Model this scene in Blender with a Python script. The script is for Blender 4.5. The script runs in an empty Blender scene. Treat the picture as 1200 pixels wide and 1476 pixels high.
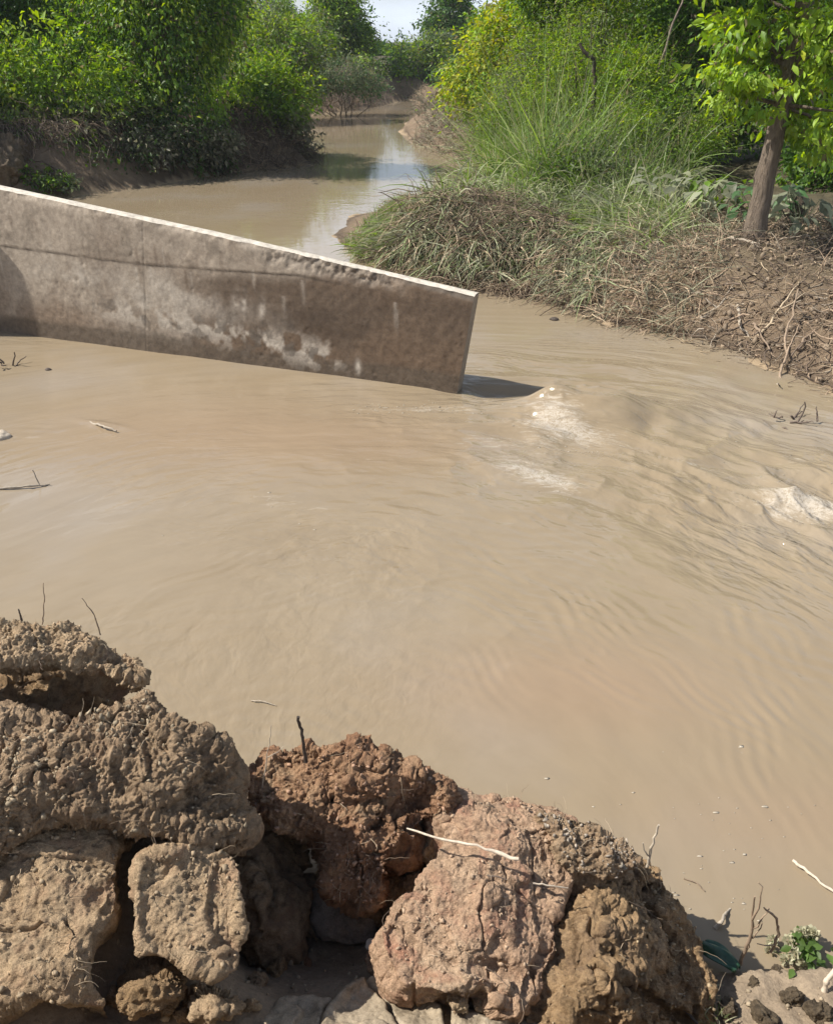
import bpy, math, random
import numpy as np
from mathutils import Vector

random.seed(7)
RS = np.random.RandomState(11)
R = math.radians

# ------------------------------------------------------------------ camera
CAM_H, PITCH, FPX, PW, PH = 3.2, 29.0, 1228.0, 1200.0, 1476.0
scene = bpy.context.scene
cam_d = bpy.data.cameras.new('camera')
cam = bpy.data.objects.new('camera', cam_d)
scene.collection.objects.link(cam)
cam.location = (0, 0, CAM_H)
cam.rotation_euler = (R(90 - PITCH), 0, 0)
cam_d.sensor_fit = 'VERTICAL'
cam_d.sensor_height = 24.0
cam_d.lens = FPX / PH * 24.0
cam_d.clip_start, cam_d.clip_end = 0.05, 2000
scene.camera = cam

# ------------------------------------------------------------------ sky, sun, exposure
SUN_EL, SUN_AZ = 48.0, -88.0          # azimuth from +Y towards +X
world = bpy.data.worlds.new('World')
scene.world = world
world.use_nodes = True
wn, wl = world.node_tree.nodes, world.node_tree.links
sky = wn.new('ShaderNodeTexSky')
sky.sky_type = 'NISHITA'
sky.sun_disc = False
sky.sun_elevation = R(SUN_EL)
sky.sun_rotation = R(SUN_AZ)
sky.dust_density = 1.0
bg = wn['Background']
# thin bright cloud over the low sky
tcw = wn.new('ShaderNodeTexCoord')
cn = wn.new('ShaderNodeTexNoise'); cn.inputs['Scale'].default_value = 2.6; cn.inputs['Detail'].default_value = 6
mpw = wn.new('ShaderNodeMapping'); mpw.inputs['Scale'].default_value = (1, 1, 3.0)
wl.new(tcw.outputs['Generated'], mpw.inputs[0]); wl.new(mpw.outputs[0], cn.inputs['Vector'])
cr = wn.new('ShaderNodeValToRGB'); cr.color_ramp.elements[0].position = 0.3; cr.color_ramp.elements[1].position = 0.56
wl.new(cn.outputs[0], cr.inputs[0])
cm = wn.new('ShaderNodeMix'); cm.data_type = 'RGBA'; cm.inputs[7].default_value = (8.6, 9.5, 11.0, 1)
sx = wn.new('ShaderNodeSeparateXYZ'); wl.new(tcw.outputs['Generated'], sx.inputs[0])
lowz = wn.new('ShaderNodeMapRange'); lowz.interpolation_type = 'SMOOTHSTEP'
lowz.inputs[1].default_value = 0.35; lowz.inputs[2].default_value = 0.8; lowz.inputs[3].default_value = 1.0; lowz.inputs[4].default_value = 0.0
wl.new(sx.outputs[2], lowz.inputs[0])
cmul = wn.new('ShaderNodeMath'); cmul.operation = 'MULTIPLY'; wl.new(cr.outputs[0], cmul.inputs[0]); wl.new(lowz.outputs[0], cmul.inputs[1])
wl.new(cmul.outputs[0], cm.inputs[0]); wl.new(sky.outputs[0], cm.inputs[6])
wl.new(cm.outputs[2], bg.inputs['Color'])
bg.inputs['Strength'].default_value = 0.075
sun_d = bpy.data.lights.new('sun', 'SUN')
sun_d.energy = 5.0
sun_d.angle = R(0.5)
sun_d.color = (1.0, 0.95, 0.87)
sun = bpy.data.objects.new('sun', sun_d)
scene.collection.objects.link(sun)
sv = Vector((math.sin(R(SUN_AZ)) * math.cos(R(SUN_EL)), math.cos(R(SUN_AZ)) * math.cos(R(SUN_EL)), math.sin(R(SUN_EL))))
sun.rotation_euler = sv.to_track_quat('Z', 'Y').to_euler()
scene.view_settings.view_transform = 'Standard'
scene.view_settings.look = 'None'
scene.view_settings.exposure = 0.55
scene.view_settings.gamma = 1.0
scene.cycles.max_bounces = 6
scene.cycles.transparent_max_bounces = 4

# ------------------------------------------------------------------ helpers
CP, SP = math.cos(R(PITCH)), math.sin(R(PITCH))
ORG = np.array([0, 0, CAM_H])

def ray(px, py):
    a, b = px - PW / 2, -(py - PH / 2)
    return np.array([a, FPX * CP + b * SP, -FPX * SP + b * CP])

def at_z(px, py, z=0.0):
    d = ray(px, py)
    return ORG + d * ((z - CAM_H) / d[2])

def at_y(px, py, y):
    d = ray(px, py)
    return ORG + d * (y / d[1])

def _hash(ix, iy, iz, seed):
    h = (ix.astype(np.int64) * 374761393 + iy.astype(np.int64) * 668265263 + iz.astype(np.int64) * 2147483647 + seed * 974711) & 0xffffffff
    h = ((h ^ (h >> 13)) * 1274126177) & 0xffffffff
    h = ((h ^ (h >> 16)) * 2246822519) & 0xffffffff
    return (h ^ (h >> 15)) & 0xffffffff

def noise(p, scale=1.0, seed=0):
    """value noise in -1..1 of Nx3 points"""
    p = np.asarray(p, dtype=np.float64) * scale + 51.37
    i = np.floor(p).astype(np.int64)
    f = p - i
    f = f * f * f * (f * (f * 6 - 15) + 10)
    out = 0
    for dx in (0, 1):
        wx = f[:, 0] if dx else 1 - f[:, 0]
        for dy in (0, 1):
            wy = f[:, 1] if dy else 1 - f[:, 1]
            for dz in (0, 1):
                wz = f[:, 2] if dz else 1 - f[:, 2]
                out = out + wx * wy * wz * (_hash(i[:, 0] + dx, i[:, 1] + dy, i[:, 2] + dz, seed) / 2147483647.5 - 1)
    return out

def fbm(p, scale=1.0, octaves=4, seed=0, gain=0.5):
    a, s, t = 1.0, 0.0, 0.0
    for o in range(octaves):
        s = s + a * noise(p, scale * 2.03 ** o, seed + o * 17)
        t += a
        a *= gain
    return s / t

def worley(p, scale=1.0, seed=0):
    """distance to the nearest feature point, about 0..1"""
    p = np.asarray(p, dtype=np.float64) * scale + 37.1
    i = np.floor(p).astype(np.int64)
    best = np.full(len(p), 9.0)
    for dx in (-1, 0, 1):
        for dy in (-1, 0, 1):
            for dz in (-1, 0, 1):
                c = i + np.array([dx, dy, dz])
                q = np.stack([_hash(c[:, 0], c[:, 1], c[:, 2], seed + k * 101) / 4294967295.0 for k in range(3)], 1)
                d = ((c + q - p) ** 2).sum(1)
                best = np.minimum(best, d)
    return np.sqrt(best)

def facet(p, scale=1.0, seed=0):
    """broken chips: each cell tilts its own way, with steps where cells meet; about -0.5..0.5"""
    p = np.asarray(p, dtype=np.float64) * scale + 19.7
    i = np.floor(p).astype(np.int64)
    best = np.full(len(p), 9.0); val = np.zeros(len(p))
    for dx in (-1, 0, 1):
        for dy in (-1, 0, 1):
            for dz in (-1, 0, 1):
                c = i + np.array([dx, dy, dz])
                h = [_hash(c[:, 0], c[:, 1], c[:, 2], seed + k * 101) / 4294967295.0 for k in range(6)]
                v = p - c - np.stack(h[:3], 1)
                d = (v ** 2).sum(1)
                w = np.stack(h[3:], 1) * 2 - 1
                t = (v * w).sum(1) + (h[3] - 0.5) * 0.5
                m = d < best
                best = np.where(m, d, best); val = np.where(m, t, val)
    return val

def sstep(a, b, x):
    t = np.clip((x - a) / (b - a), 0, 1)
    return t * t * (3 - 2 * t)

def pdist(pts, poly):
    """signed distance of Nx2 points to a closed polygon, positive inside"""
    pts = np.asarray(pts); poly = np.asarray(poly)
    best = np.full(len(pts), 1e18)
    inside = np.zeros(len(pts), bool)
    n = len(poly)
    for k in range(n):
        a, b = poly[k], poly[(k + 1) % n]
        ab = b - a
        t = np.clip(((pts - a) @ ab) / max(ab @ ab, 1e-12), 0, 1)
        best = np.minimum(best, ((pts - a - t[:, None] * ab) ** 2).sum(1))
        c = (a[1] > pts[:, 1]) != (b[1] > pts[:, 1])
        with np.errstate(divide='ignore', invalid='ignore'):
            xi = a[0] + (pts[:, 1] - a[1]) * ab[0] / (ab[1] if ab[1] != 0 else 1e-12)
        inside ^= c & (pts[:, 0] < xi)
    d = np.sqrt(best)
    return np.where(inside, d, -d)

def unit(a): return a / (np.linalg.norm(a, axis=-1, keepdims=True) + 1e-9)

def mesh(name, v, f, mat=None, parent=None, loc=None, col=None, uv=None, smooth=False):
    """v Nx3, f MxK (or list of such arrays); one mesh object; col/uv per vertex"""
    v = np.asarray(v, dtype=np.float64)
    fl = f if isinstance(f, list) else [f]
    fl = [np.asarray(a, dtype=np.int32) for a in fl if len(a)]
    if loc is not None:
        v = v - np.asarray(loc)
    me = bpy.data.meshes.new(name)
    nl = sum(a.size for a in fl)
    npoly = sum(len(a) for a in fl)
    me.vertices.add(len(v)); me.loops.add(nl); me.polygons.add(npoly)
    me.vertices.foreach_set('co', v.astype(np.float32).ravel())
    li = np.concatenate([a.ravel() for a in fl])
    me.loops.foreach_set('vertex_index', li)
    tot = np.concatenate([np.full(len(a), a.shape[1], np.int32) for a in fl])
    me.polygons.foreach_set('loop_start', np.concatenate([[0], np.cumsum(tot)[:-1]]).astype(np.int32))
    if smooth:
        me.polygons.foreach_set('use_smooth', np.ones(npoly, bool))
    me.update(calc_edges=True)
    if col is not None:
        c = np.asarray(col, dtype=np.float32)
        if c.shape[1] == 3:
            c = np.concatenate([c, np.ones((len(c), 1), np.float32)], 1)
        at = me.color_attributes.new('Col', 'FLOAT_COLOR', 'POINT')
        at.data.foreach_set('color', c.ravel())
    if uv is not None:
        ul = me.uv_layers.new(name='UVMap')
        ul.data.foreach_set('uv', np.asarray(uv, dtype=np.float32)[li].ravel())
    if mat:
        me.materials.append(mat)
    o = bpy.data.objects.new(name, me)
    scene.collection.objects.link(o)
    if loc is not None:
        o.location = tuple(float(a) for a in loc)
    if parent:
        o.parent = parent
    return o

def tag(o, label=None, cat=None, group=None, kind=None):
    if label: o['label'] = label
    if cat: o['category'] = cat
    if group: o['group'] = group
    if kind: o['kind'] = kind
    return o

def thing(name, loc, label, cat, group=None):
    o = bpy.data.objects.new(name, None)
    o.empty_display_size = 0.2
    scene.collection.objects.link(o)
    o.location = tuple(float(a) for a in loc)
    return tag(o, label, cat, group)

def copy_thing(root, loc, rz, sc, label=None):
    r = root.copy(); scene.collection.objects.link(r)
    r.location = tuple(float(a) for a in loc); r.rotation_euler = (0, 0, rz); r.scale = (sc, sc, sc)
    if label: r['label'] = label
    for ch in list(root.children):
        c = ch.copy(); scene.collection.objects.link(c); c.parent = r
    return r

class MB:
    """gathers vertex/face arrays"""
    def __init__(s): s.v, s.f, s.c, s.n = [], {}, [], 0
    def add(s, v, f, c=None):
        v = np.asarray(v); f = np.asarray(f)
        s.v.append(v); s.f.setdefault(f.shape[1], []).append(f + s.n); s.n += len(v)
        s.c.append(np.zeros((len(v), 3)) if c is None else np.broadcast_to(np.asarray(c), (len(v), 3)))
    def build(s, name, mat, parent=None, loc=None, smooth=False):
        return mesh(name, np.concatenate(s.v), [np.concatenate(a) for a in s.f.values()], mat, parent, loc,
                    np.concatenate(s.c), None, smooth)

def tube(mb, pts, r0, r1, sides=6, c=None, wob=0.0, rng=RS):
    pts = np.asarray(pts, dtype=float); n = len(pts)
    t = np.gradient(pts, axis=0); t /= np.linalg.norm(t, axis=1)[:, None] + 1e-9
    up = np.array([0, 0, 1.0]) if abs(t[:, 2]).mean() < 0.8 else np.array([1.0, 0, 0])
    a = np.cross(t, up); a /= np.linalg.norm(a, axis=1)[:, None] + 1e-9
    b = np.cross(t, a)
    rad = np.linspace(r0, r1, n) if np.isscalar(r0) else np.asarray(r0)
    ang = np.linspace(0, 2 * np.pi, sides, endpoint=False)
    rr = rad[:, None] * (1 + wob * rng.randn(n, sides))
    v = pts[:, None, :] + rr[..., None] * (np.cos(ang)[None, :, None] * a[:, None, :] + np.sin(ang)[None, :, None] * b[:, None, :])
    v = v.reshape(-1, 3)
    i, j = np.meshgrid(np.arange(n - 1), np.arange(sides), indexing='ij')
    j2 = (j + 1) % sides
    f = np.stack([i * sides + j, i * sides + j2, (i + 1) * sides + j2, (i + 1) * sides + j], -1).reshape(-1, 4)
    mb.add(v, f, c)
    mb.add(v[:sides], [list(range(sides))], c); mb.add(v[-sides:], [list(range(sides))[::-1]], c)

def curve_pts(p0, p1, n=7, bend=0.1, rng=RS):
    """a crooked line from p0 to p1"""
    p0, p1 = np.asarray(p0, float), np.asarray(p1, float)
    t = np.linspace(0, 1, n)[:, None]
    L = np.linalg.norm(p1 - p0)
    w = rng.randn(3) * bend * L
    k = rng.randn(n, 3) * bend * 0.25 * L
    k[0] = k[-1] = 0
    return p0 + (p1 - p0) * t + w * (4 * t * (1 - t)) * 0.5 + k

# ------------------------------------------------------------------ materials
def mat_new(name):
    m = bpy.data.materials.new(name); m.use_nodes = True
    return m, m.node_tree.nodes, m.node_tree.links, m.node_tree.nodes['Principled BSDF']

def ramp(nd, stops):
    r = nd.new('ShaderNodeValToRGB')
    e = r.color_ramp.elements
    while len(e) < len(stops): e.new(0.5)
    for k, (p, c) in enumerate(stops):
        e[k].position = p; e[k].color = (*c, 1)
    return r

def tex(nd, ln, co, scale, detail=6, rough=0.6, kind='noise'):
    if kind == 'noise':
        t = nd.new('ShaderNodeTexNoise'); t.inputs['Detail'].default_value = detail; t.inputs['Roughness'].default_value = rough
    else:
        t = nd.new('ShaderNodeTexVoronoi')
    t.inputs['Scale'].default_value = scale
    ln.new(co, t.inputs['Vector'])
    return t

def mix(nd, ln, fac, a, b, mode='MIX'):
    m = nd.new('ShaderNodeMix'); m.data_type = 'RGBA'; m.blend_type = mode
    for sock, val in ((m.inputs[0], fac), (m.inputs[6], a), (m.inputs[7], b)):
        if hasattr(val, 'links'): ln.new(val, sock)
        elif isinstance(val, tuple): sock.default_value = (*val, 1)
        else: sock.default_value = val
    return m.outputs[2]

def bump(nd, ln, hs, strength, dist, prev=None):
    b = nd.new('ShaderNodeBump')
    b.inputs['Strength'].default_value = strength; b.inputs['Distance'].default_value = dist
    ln.new(hs, b.inputs['Height'])
    if prev: ln.new(prev, b.inputs['Normal'])
    return b.outputs[0]

def soil_mat(name, cols, spot=None, rough=0.92, sc=1.0, grain=1.0):
    m, nd, ln, bs = mat_new(name)
    co = nd.new('ShaderNodeTexCoord').outputs['Object']
    t1 = tex(nd, ln, co, 3.2 * sc, 8, 0.65)
    r1 = ramp(nd, [(0.28, cols[0]), (0.5, cols[1]), (0.72, cols[2])]); ln.new(t1.outputs[0], r1.inputs[0])
    t2 = tex(nd, ln, co, 26 * sc, 6, 0.7)
    r2 = ramp(nd, [(0.34, (0.5, 0.48, 0.46)), (0.5, (1.0, 0.98, 0.95)), (0.66, (1.2, 1.18, 1.14))]); ln.new(t2.outputs[0], r2.inputs[0])
    c = mix(nd, ln, 0.9, r1.outputs[0], r2.outputs[0], 'MULTIPLY')
    if spot:
        t3 = tex(nd, ln, co, 5.5 * sc, 5, 0.6)
        t3.inputs['Distortion'].default_value = 0.8
        r3 = ramp(nd, [(0.52, (0, 0, 0)), (0.66, (1, 1, 1))]); ln.new(t3.outputs[0], r3.inputs[0])
        c = mix(nd, ln, r3.outputs[0], c, spot)
    tg = tex(nd, ln, co, 240 * sc, 2, 0.6)
    rg = ramp(nd, [(0.3, (0.72, 0.72, 0.72)), (0.7, (1.18, 1.18, 1.18))]); ln.new(tg.outputs[0], rg.inputs[0])
    c = mix(nd, ln, 0.8, c, rg.outputs[0], 'MULTIPLY')
    ln.new(c, bs.inputs['Base Color'])
    bs.inputs['Roughness'].default_value = rough
    bs.inputs['Specular IOR Level'].default_value = 0.25
    b1 = bump(nd, ln, tex(nd, ln, co, 75 * sc, 8, 0.75).outputs[0], 0.9 * grain, 0.022)
    b2 = bump(nd, ln, tg.outputs[0], 0.7 * grain, 0.006, b1)
    ln.new(b2, bs.inputs['Normal'])
    return m

M_TAN = soil_mat('dry_tan_clay', [(0.408, 0.288, 0.176), (0.521, 0.382, 0.242), (0.558, 0.462, 0.311)], (0.464, 0.303, 0.189))
M_OCHRE = soil_mat('ochre_clay', [(0.268, 0.178, 0.092), (0.403, 0.273, 0.153), (0.509, 0.361, 0.226)], (0.227, 0.151, 0.092))
M_RED = soil_mat('red_clay', [(0.244, 0.123, 0.067), (0.355, 0.204, 0.119), (0.477, 0.316, 0.194)], (0.439, 0.299, 0.182))
M_ROSE = soil_mat('rosy_clay', [(0.418, 0.259, 0.169), (0.538, 0.366, 0.245), (0.583, 0.441, 0.304)], (0.475, 0.259, 0.169))
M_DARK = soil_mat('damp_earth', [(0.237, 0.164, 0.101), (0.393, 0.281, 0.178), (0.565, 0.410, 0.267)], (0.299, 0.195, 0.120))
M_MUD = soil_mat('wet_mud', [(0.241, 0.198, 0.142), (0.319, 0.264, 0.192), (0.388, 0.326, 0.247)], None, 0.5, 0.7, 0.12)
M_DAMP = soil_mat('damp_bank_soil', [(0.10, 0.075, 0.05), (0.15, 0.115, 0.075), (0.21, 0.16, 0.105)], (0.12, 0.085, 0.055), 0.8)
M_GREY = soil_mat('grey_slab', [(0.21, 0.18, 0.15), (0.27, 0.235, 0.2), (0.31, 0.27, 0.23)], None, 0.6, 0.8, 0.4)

def ground_mat():
    m, nd, ln, bs = mat_new('ground_soil')
    co = nd.new('ShaderNodeTexCoord').outputs['Object']
    vc = nd.new('ShaderNodeVertexColor'); vc.layer_name = 'Col'
    t1 = tex(nd, ln, co, 6, 8, 0.7)
    r1 = ramp(nd, [(0.3, (0.6, 0.58, 0.56)), (0.65, (1.15, 1.13, 1.1))]); ln.new(t1.outputs[0], r1.inputs[0])
    c = mix(nd, ln, 0.9, vc.outputs[0], r1.outputs[0], 'MULTIPLY')
    t2 = tex(nd, ln, co, 60, 6, 0.7)
    r2 = ramp(nd, [(0.3, (0.7, 0.7, 0.7)), (0.65, (1.15, 1.15, 1.15))]); ln.new(t2.outputs[0], r2.inputs[0])
    c = mix(nd, ln, 0.8, c, r2.outputs[0], 'MULTIPLY')
    ln.new(c, bs.inputs['Base Color'])
    bs.inputs['Roughness'].default_value = 0.8
    bs.inputs['Specular IOR Level'].default_value = 0.3
    b1 = bump(nd, ln, t1.outputs[0], 0.5, 0.06)
    ln.new(bump(nd, ln, t2.outputs[0], 0.6, 0.012, b1), bs.inputs['Normal'])
    return m
M_GROUND = ground_mat()

def leaf_mat(name, gloss=0.5, trans=0.42):
    m, nd, ln, bs = mat_new(name)
    vc = nd.new('ShaderNodeVertexColor'); vc.layer_name = 'Col'
    ln.new(vc.outputs[0], bs.inputs['Base Color'])
    bs.inputs['Roughness'].default_value = gloss
    bs.inputs['Specular IOR Level'].default_value = 0.35
    tr = nd.new('ShaderNodeBsdfTranslucent')
    g = nd.new('ShaderNodeHueSaturation'); g.inputs['Hue'].default_value = 0.485; g.inputs['Saturation'].default_value = 1.15; g.inputs['Value'].default_value = 1.7
    ln.new(vc.outputs[0], g.inputs['Color']); ln.new(g.outputs[0], tr.inputs['Color'])
    mx = nd.new('ShaderNodeMixShader'); mx.inputs[0].default_value = trans
    ln.new(bs.outputs[0], mx.inputs[1]); ln.new(tr.outputs[0], mx.inputs[2])
    ln.new(mx.outputs[0], nd['Material Output'].inputs['Surface'])
    return m
M_LEAF = leaf_mat('leaf')
M_GRASS = leaf_mat('grass_blade', 0.5, 0.3)
M_DRY = leaf_mat('dry_straw', 0.8, 0.1)

def bark_mat():
    m, nd, ln, bs = mat_new('bark')
    vc = nd.new('ShaderNodeVertexColor'); vc.layer_name = 'Col'
    co = nd.new('ShaderNodeTexCoord').outputs['Object']
    mp = nd.new('ShaderNodeMapping'); mp.inputs['Scale'].default_value = (14, 14, 2.2); ln.new(co, mp.inputs[0])
    t = tex(nd, ln, mp.outputs[0], 2.2, 6, 0.7)
    r = ramp(nd, [(0.3, (0.5, 0.48, 0.46)), (0.65, (1.25, 1.22, 1.18))]); ln.new(t.outputs[0], r.inputs[0])
    ln.new(mix(nd, ln, 1.0, vc.outputs[0], r.outputs[0], 'MULTIPLY'), bs.inputs['Base Color'])
    bs.inputs['Roughness'].default_value = 0.9
    ln.new(bump(nd, ln, t.outputs[0], 1.0, 0.07), bs.inputs['Normal'])
    return m
M_BARK = bark_mat()

def water_mat():
    m, nd, ln, bs = mat_new('muddy_water')
    tcn = nd.new('ShaderNodeTexCoord'); co, uv = tcn.outputs['Object'], tcn.outputs['UV']
    vc = nd.new('ShaderNodeVertexColor'); vc.layer_name = 'Col'
    sp = nd.new('ShaderNodeSeparateColor'); ln.new(vc.outputs[0], sp.inputs[0])     # R foam, G chop, B red silt
    t1 = tex(nd, ln, co, 0.42, 4, 0.55)
    r1 = ramp(nd, [(0.34, (0.245, 0.19, 0.122)), (0.52, (0.256, 0.203, 0.135)), (0.68, (0.268, 0.224, 0.17))]); ln.new(t1.outputs[0], r1.inputs[0])  # last, greyer stop paints patches of sky sheen into the water colour
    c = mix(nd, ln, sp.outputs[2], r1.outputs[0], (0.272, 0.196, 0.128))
    mp0 = nd.new('ShaderNodeMapping'); mp0.inputs['Scale'].default_value = (1.2, 7, 1); ln.new(uv, mp0.inputs[0])
    ts = tex(nd, ln, mp0.outputs[0], 1.0, 4, 0.6)
    rs = ramp(nd, [(0.35, (0.97, 0.97, 0.97)), (0.65, (1.03, 1.03, 1.03))]); ln.new(ts.outputs[0], rs.inputs[0])
    c = mix(nd, ln, 1.0, c, rs.outputs[0], 'MULTIPLY')
    # foam
    mpf = nd.new('ShaderNodeMapping'); mpf.inputs['Scale'].default_value = (7, 30, 1); ln.new(uv, mpf.inputs[0])
    tf = tex(nd, ln, mpf.outputs[0], 1.0, 5, 0.62); tf.inputs['Distortion'].default_value = 1.6
    ad = nd.new('ShaderNodeMath'); ad.operation = 'ADD'; ln.new(tf.outputs[0], ad.inputs[0]); ln.new(sp.outputs[0], ad.inputs[1])
    rf = ramp(nd, [(0.98, (0, 0, 0)), (1.12, (1, 1, 1))])
    sc = nd.new('ShaderNodeMath'); sc.operation = 'MULTIPLY'; sc.inputs[1].default_value = 0.8; ln.new(ad.outputs[0], sc.inputs[0])
    rf.color_ramp.elements[0].position = 0.62; rf.color_ramp.elements[1].position = 0.84
    ln.new(sc.outputs[0], rf.inputs[0])
    fm = nd.new('ShaderNodeMath'); fm.operation = 'MULTIPLY'; ln.new(rf.outputs[0], fm.inputs[0])
    nz_ = tex(nd, ln, co, 5, 6, 0.7); vm = nd.new('ShaderNodeVectorMath'); vm.operation = 'MULTIPLY_ADD'; vm.inputs[1].default_value = (0.55, 0.55, 0.0)
    ln.new(nz_.outputs['Color'], vm.inputs[0]); ln.new(co, vm.inputs[2])
    vo = nd.new('ShaderNodeTexVoronoi'); vo.feature = 'DISTANCE_TO_EDGE'; vo.inputs['Scale'].default_value = 19; ln.new(vm.outputs[0], vo.inputs['Vector'])
    lr = ramp(nd, [(0.0, (0.9, 0.9, 0.9)), (0.24, (0.2, 0.2, 0.2))]); ln.new(vo.outputs[0], lr.inputs[0]); ln.new(lr.outputs[0], fm.inputs[1])
    c = mix(nd, ln, fm.outputs[0], c, (0.47, 0.42, 0.35))
    ln.new(c, bs.inputs['Base Color'])
    bs.inputs['IOR'].default_value = 1.33
    bs.inputs['Roughness'].default_value = 0.02
    # ripples that follow the current
    mp = nd.new('ShaderNodeMapping'); mp.inputs['Scale'].default_value = (3.4, 8.0, 1); ln.new(uv, mp.inputs[0])
    ta = tex(nd, ln, mp.outputs[0], 1.0, 2.5, 0.5)
    ta.inputs['Distortion'].default_value = 0.35
    mu = nd.new('ShaderNodeMath'); mu.operation = 'MULTIPLY'; ln.new(ta.outputs[0], mu.inputs[0]); ln.new(sp.outputs[1], mu.inputs[1])
    b = bump(nd, ln, mu.outputs[0], 0.8, 0.06)
    mp2 = nd.new('ShaderNodeMapping'); mp2.inputs['Scale'].default_value = (9, 15, 1); ln.new(uv, mp2.inputs[0])
    tb = tex(nd, ln, mp2.outputs[0], 1.0, 3, 0.5); tb.inputs['Distortion'].default_value = 0.6
    mu2 = nd.new('ShaderNodeMath'); mu2.operation = 'MULTIPLY'; ln.new(tb.outputs[0], mu2.inputs[0]); ln.new(sp.outputs[1], mu2.inputs[1])
    b = bump(nd, ln, mu2.outputs[0], 0.5, 0.012, b)
    ln.new(b, bs.inputs['Normal'])
    return m
M_WATER = water_mat()

def concrete_mat():
    m, nd, ln, bs = mat_new('stained_concrete')
    vc = nd.new('ShaderNodeVertexColor'); vc.layer_name = 'Col'
    co = nd.new('ShaderNodeTexCoord').outputs['Object']
    t1 = tex(nd, ln, co, 13, 8, 0.75)
    r1 = ramp(nd, [(0.32, (0.6, 0.58, 0.56)), (0.64, (1.18, 1.17, 1.15))]); ln.new(t1.outputs[0], r1.inputs[0])
    c = mix(nd, ln, 0.9, vc.outputs[0], r1.outputs[0], 'MULTIPLY')
    t2 = tex(nd, ln, co, 110, 4, 0.7)
    r2 = ramp(nd, [(0.3, (0.82, 0.82, 0.82)), (0.7, (1.1, 1.1, 1.1))]); ln.new(t2.outputs[0], r2.inputs[0])
    c = mix(nd, ln, 0.8, c, r2.outputs[0], 'MULTIPLY')
    ln.new(c, bs.inputs['Base Color'])
    bs.inputs['Roughness'].default_value = 0.85
    b = bump(nd, ln, t1.outputs[0], 0.35, 0.02)
    ln.new(bump(nd, ln, t2.outputs[0], 0.4, 0.004, b), bs.inputs['Normal'])
    return m
M_CONC = concrete_mat()

def vcol_mat(name, rough=0.7, tr=0.0):
    m, nd, ln, bs = mat_new(name)
    vc = nd.new('ShaderNodeVertexColor'); vc.layer_name = 'Col'
    co = nd.new('ShaderNodeTexCoord').outputs['Object']
    t = tex(nd, ln, co, 60, 4, 0.6)
    r = ramp(nd, [(0.3, (0.7, 0.7, 0.7)), (0.7, (1.15, 1.15, 1.15))]); ln.new(t.outputs[0], r.inputs[0])
    ln.new(mix(nd, ln, 1.0, vc.outputs[0], r.outputs[0], 'MULTIPLY'), bs.inputs['Base Color'])
    bs.inputs['Roughness'].default_value = rough
    return m
M_TWIG = vcol_mat('twig_wood', 0.8)
M_PETAL = leaf_mat('petal', 0.6, 0.3)
M_FOAM = vcol_mat('foam_fleck', 0.6)
M_CLOTH = vcol_mat('green_plastic', 0.4)

# ------------------------------------------------------------------ ground (one sheet, to the horizon) and water
P2 = lambda px, py: at_z(px, py, 0)[:2]
near_shore = [(9.0, -0.5), (5.0, 1.0), (3.0, 1.7), P2(1200, 1400), P2(1075, 1400), P2(1010, 1400), P2(930, 1290), P2(700, 1190),
              P2(560, 1170), P2(430, 1150), P2(330, 1110), P2(210, 1080), P2(0, 1030), (-3.2, 3.0), (-5.5, 3.6), (-9.5, 4.5)]
left_shore = [(-10.5, 9), (-10.2, 16), P2(0, 292), P2(90, 284), P2(200, 271), P2(330, 248), P2(452, 238), P2(440, 226),
              P2(425, 205), P2(430, 182), P2(452, 163), P2(505, 160), P2(555, 152), P2(585, 143)]
right_shore = [P2(604, 146), P2(600, 165), P2(578, 190), P2(600, 207), P2(680, 232), P2(690, 262), P2(600, 292), P2(500, 316), P2(478, 336), P2(512, 372),
               P2(600, 398), P2(690, 420), P2(790, 434), P2(890, 470), P2(1010, 492), P2(1140, 537), P2(1260, 585), (7.5, 7.0), (10.5, 4.0)]
RIVER = np.array([tuple(p) for p in near_shore + left_shore + right_shore])
NEAR_CTRL = [at_z(*q) for q in [(60, 1460, 0.74), (250, 1460, 0.62), (430, 1420, 0.22), (520, 1400, 0.2), (480, 1465, 0.47), (600, 1460, 0.45), (420, 1470, 0.5), (540, 1440, 0.42), (330, 1470, 0.6), (700, 1470, 0.42), (450, 1440, 0.42),
             (760, 1475, 0.4), (900, 1450, 0.02), (1000, 1420, -0.02), (1130, 1450, 0.12), (1200, 1470, 0.16), (1200, 1410, 0.06), (1110, 1400, 0.06), (420, 1330, 0.1), (480, 1370, 0.12),
             (400, 1250, 0.1), (0, 1250, 0.8), (150, 1200, 0.75), (60, 1350, 0.78), (240, 1450, 0.68), (200, 1200, 0.75), (650, 1250, 0.3), (620, 1390, 0.4), (700, 1380, 0.42), (850, 1300, -0.05)]]
NEAR_CTRL += [np.array(q) for q in [(-0.7, 1.0, 1.25), (0, 0.9, 1.1), (0.8, 1.0, 0.75), (0, 0, 1.6), (-2, 1, 1.4), (2, 0.6, 0.8), (-2.5, 2.2, 0.8), (0, -3, 1.7), (3, -1, 1.2), (-3, -1, 1.7)]]
NEAR_CTRL = np.array(NEAR_CTRL)

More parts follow.
